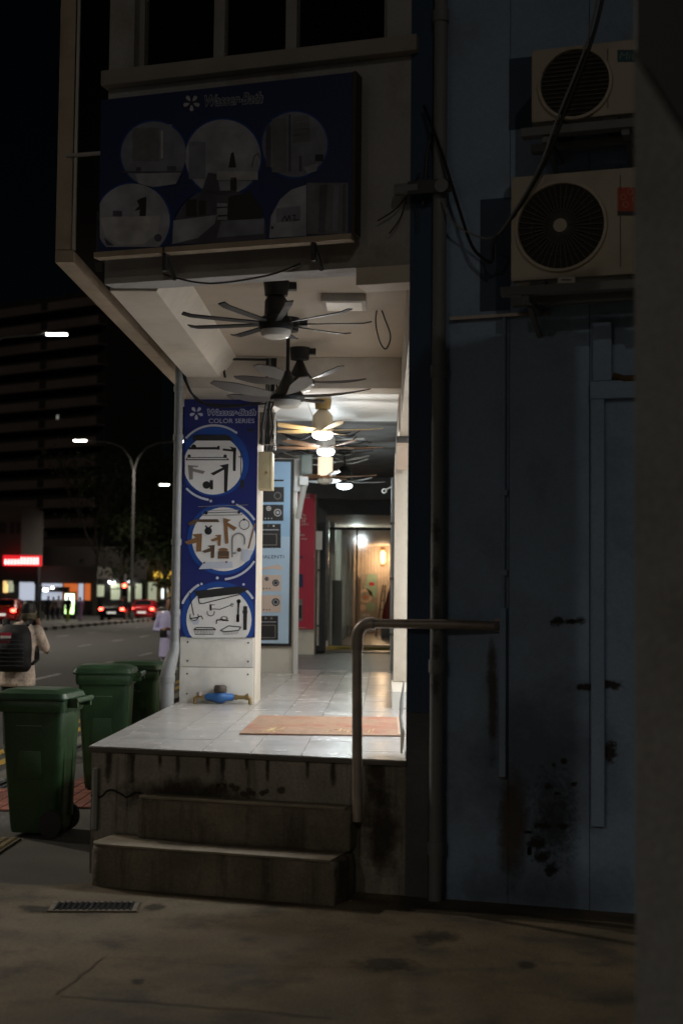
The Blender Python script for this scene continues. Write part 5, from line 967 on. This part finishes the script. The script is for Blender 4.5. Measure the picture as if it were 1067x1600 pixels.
# lit ad panel and pedestrians on the far side
p0, p1 = atY(100, 966, 98), atY(119, 925, 98)
t = Thing('advert_panel', 'bright green-white lit advert panel on the median', 'advert panel', ((p0.x + p1.x)/2, 98, .12)); t.part('frame', MB().box(p0.x, p1.x, 98, 98.25, .1, p1.z), black); a, b = atY(102, 959, 98), atY(116.5, 928, 98); t.part('screen', MB().box(a.x, b.x, 97.96, 98.0, a.z, b.z), glow('advert glow', (.62, 1, .38), 3.2)); t.part('top_screen', MB().box(a.x, b.x, 97.955, 98.0, (a.z + b.z)/2, b.z - .01), glow('advert glow top', (.85, 1, .8), 3.5))
peds = [(107, 94, (.012, .012, .014), (.35, .45, .03), 'pedestrian in black top and bright yellow shorts before the advert panel'), (84, 99, (.05, .03, .03), (.03, .03, .04), 'pedestrian in dark clothes under the shop lamp'), (92, 101, (.10, .09, .10), (.03, .03, .04), 'pedestrian in grey shirt beside the advert panel'), (76, 97, (.03, .03, .05), (.02, .02, .03), 'pedestrian in navy top left of the shop lamp'), (125.5, 96, (.30, .22, .42), (.35, .28, .48), 'pedestrian in lilac dress beside the orange panels')]
for px, y, tp, bt, lab in peds:
    q = atY(px, 950, y); person(lab, (q.x, y, .0 if q.x > -16.6 or q.x < -18.2 else .12), R(random.choice((0, 160, 200))), random.uniform(1.6, 1.72), tp, bt, vox=.03, group='pedestrians across the road')
# apartment block far left
t = Thing('apartment_block', 'tall dark slab block of flats with pale corridor parapets', 'building', (-58, 210, 0)); par = mat('parapet paint', (.26, .20, .18), .8, var=.15, scale=.2)
bx = t.o; bx.rotation_euler.z = R(-32)
MB().box(-20, 20, 2, 14, 0, 46).build('bulk', mat('block wall', (.05, .045, .042), .85), bx)
for fl_ in range(15):
    z = 3 + fl_*2.9
    for a, b in ((-19.5, -11.5), (-10.8, -2), (-1.2, 8), (9.5, 19.5)): MB().box(a, b, .4, .6, z, z + 1.1).build('parapet', par, bx)
    MB().box(-20, 20, .4, 2, z - .2, z - .02).build('floor_slab', par, bx)
for k in range(3):
    z = 4.3 + random.randint(3, 12)*2.9; x = random.uniform(-18, 18); MB().box(x, x + .35, 1.9, 1.99, z, z + .7).build('lit_window', glow('flat window %d' % (k % 3), ((1, .7, .35), (.7, .85, 1), (.9, .9, .8))[k % 3], .2), bx)
# trees
def tree(label, loc, h, spread, nleaf, trunk_r=.16, lm=None, sparse=1.0):
    root = empty('street_tree', loc); tag(root, label, 'tree', 'trees along the road')
    tr = MB(); tips = []
    def grow(p, d, L, r, lv):
        q = p + d*L; m_ = p + d*L*.5 + Vector((random.uniform(-1, 1), random.uniform(-1, 1), 0))*L*.06
        tr.tube([p, m_, q], [r, r*.85, r*.68], 7)
        if lv == 0: tips.append(q); return
        for k in range(3 if lv > 1 else 2):
            a = random.uniform(0, 6.28); e = (d + Vector((math.cos(a), math.sin(a), random.uniform(-.1, .35)))*random.uniform(.5, .85)*spread).normalized(); grow(q, e, L*random.uniform(.6, .8), r*.62, lv - 1)
        if lv > 1: tips.append(q)
    grow(Vector((0, 0, -.02)), Vector((.03, 0, 1)), h*.36, trunk_r, 3); tr.build('trunk', mat('bark', (.10, .085, .065), .9, var=.25, bump=.5), root, smooth=True)
    lf = MB()
    for k in range(nleaf):
        c = random.choice(tips) + Vector((random.gauss(0, 1), random.gauss(0, 1), random.gauss(0, .7)))*h*.075*sparse
        s_ = random.uniform(.12, .28); u = Vector((random.gauss(0, 1), random.gauss(0, 1), random.gauss(0, 1))).normalized(); v = u.orthogonal().normalized(); lf.add([c - u*s_, c + v*s_*.5, c + u*s_, c - v*s_*.5], [(0, 1, 2, 3)])
    lf.build('crown', lm or mat('leaves', (.045, .065, .025), .6, var=.3, scale=.6), root, fix=False, smooth=False)
p = atZ(150, 968, 0)
tree('slender roadside tree with bare forked trunk before the low shop terrace', (-25.0, 122.6, 0), 14.5, .8, 500, .2)
tree('dark leafy tree behind the waiting black car', (-21.8, 117, 0), 10, .9, 3000, .22)
tree('leafy tree before the yellow lit building', (atY(256, 950, 116).x, 116, 0), 9, 1.0, 3200, .2)
tree('broad dark tree behind the shop terrace', (-28, 150, 0), 17, 1.0, 4200, .35)
tree('tall dark tree behind the glazed block', (-24, 160, 0), 19, 1.0, 4200, .35)
for i, (px, y, r) in enumerate(((28, 86, 1.3), (45, 92, 1.1), (8, 90, 1.4))):
    q = atY(px, 950, y); root = empty('shrub', (q.x, y, 0)); tag(root, 'dark rounded shrub at the roadside below the shop windows', 'shrub', 'roadside shrubs'); lf = MB(); MB().tube([(0, 0, -.02), (0, 0, r*.6)], .05, 6).build('stem', MATS['bark'], root)
    for k in range(900):
        v = Vector((random.gauss(0, 1), random.gauss(0, 1), random.gauss(0, 1))).normalized()*r*random.uniform(.6, 1); c = Vector((v.x, v.y, abs(v.z)*.9 + .1)); u = Vector((random.gauss(0, 1), random.gauss(0, 1), random.gauss(0, 1))).normalized(); w_ = u.orthogonal().normalized(); s_ = random.uniform(.06, .14); lf.add([c - u*s_, c + w_*s_*.5, c + u*s_, c - w_*s_*.5], [(0, 1, 2, 3)])
    lf.build('foliage', MATS['leaves'], root, fix=False, smooth=False)
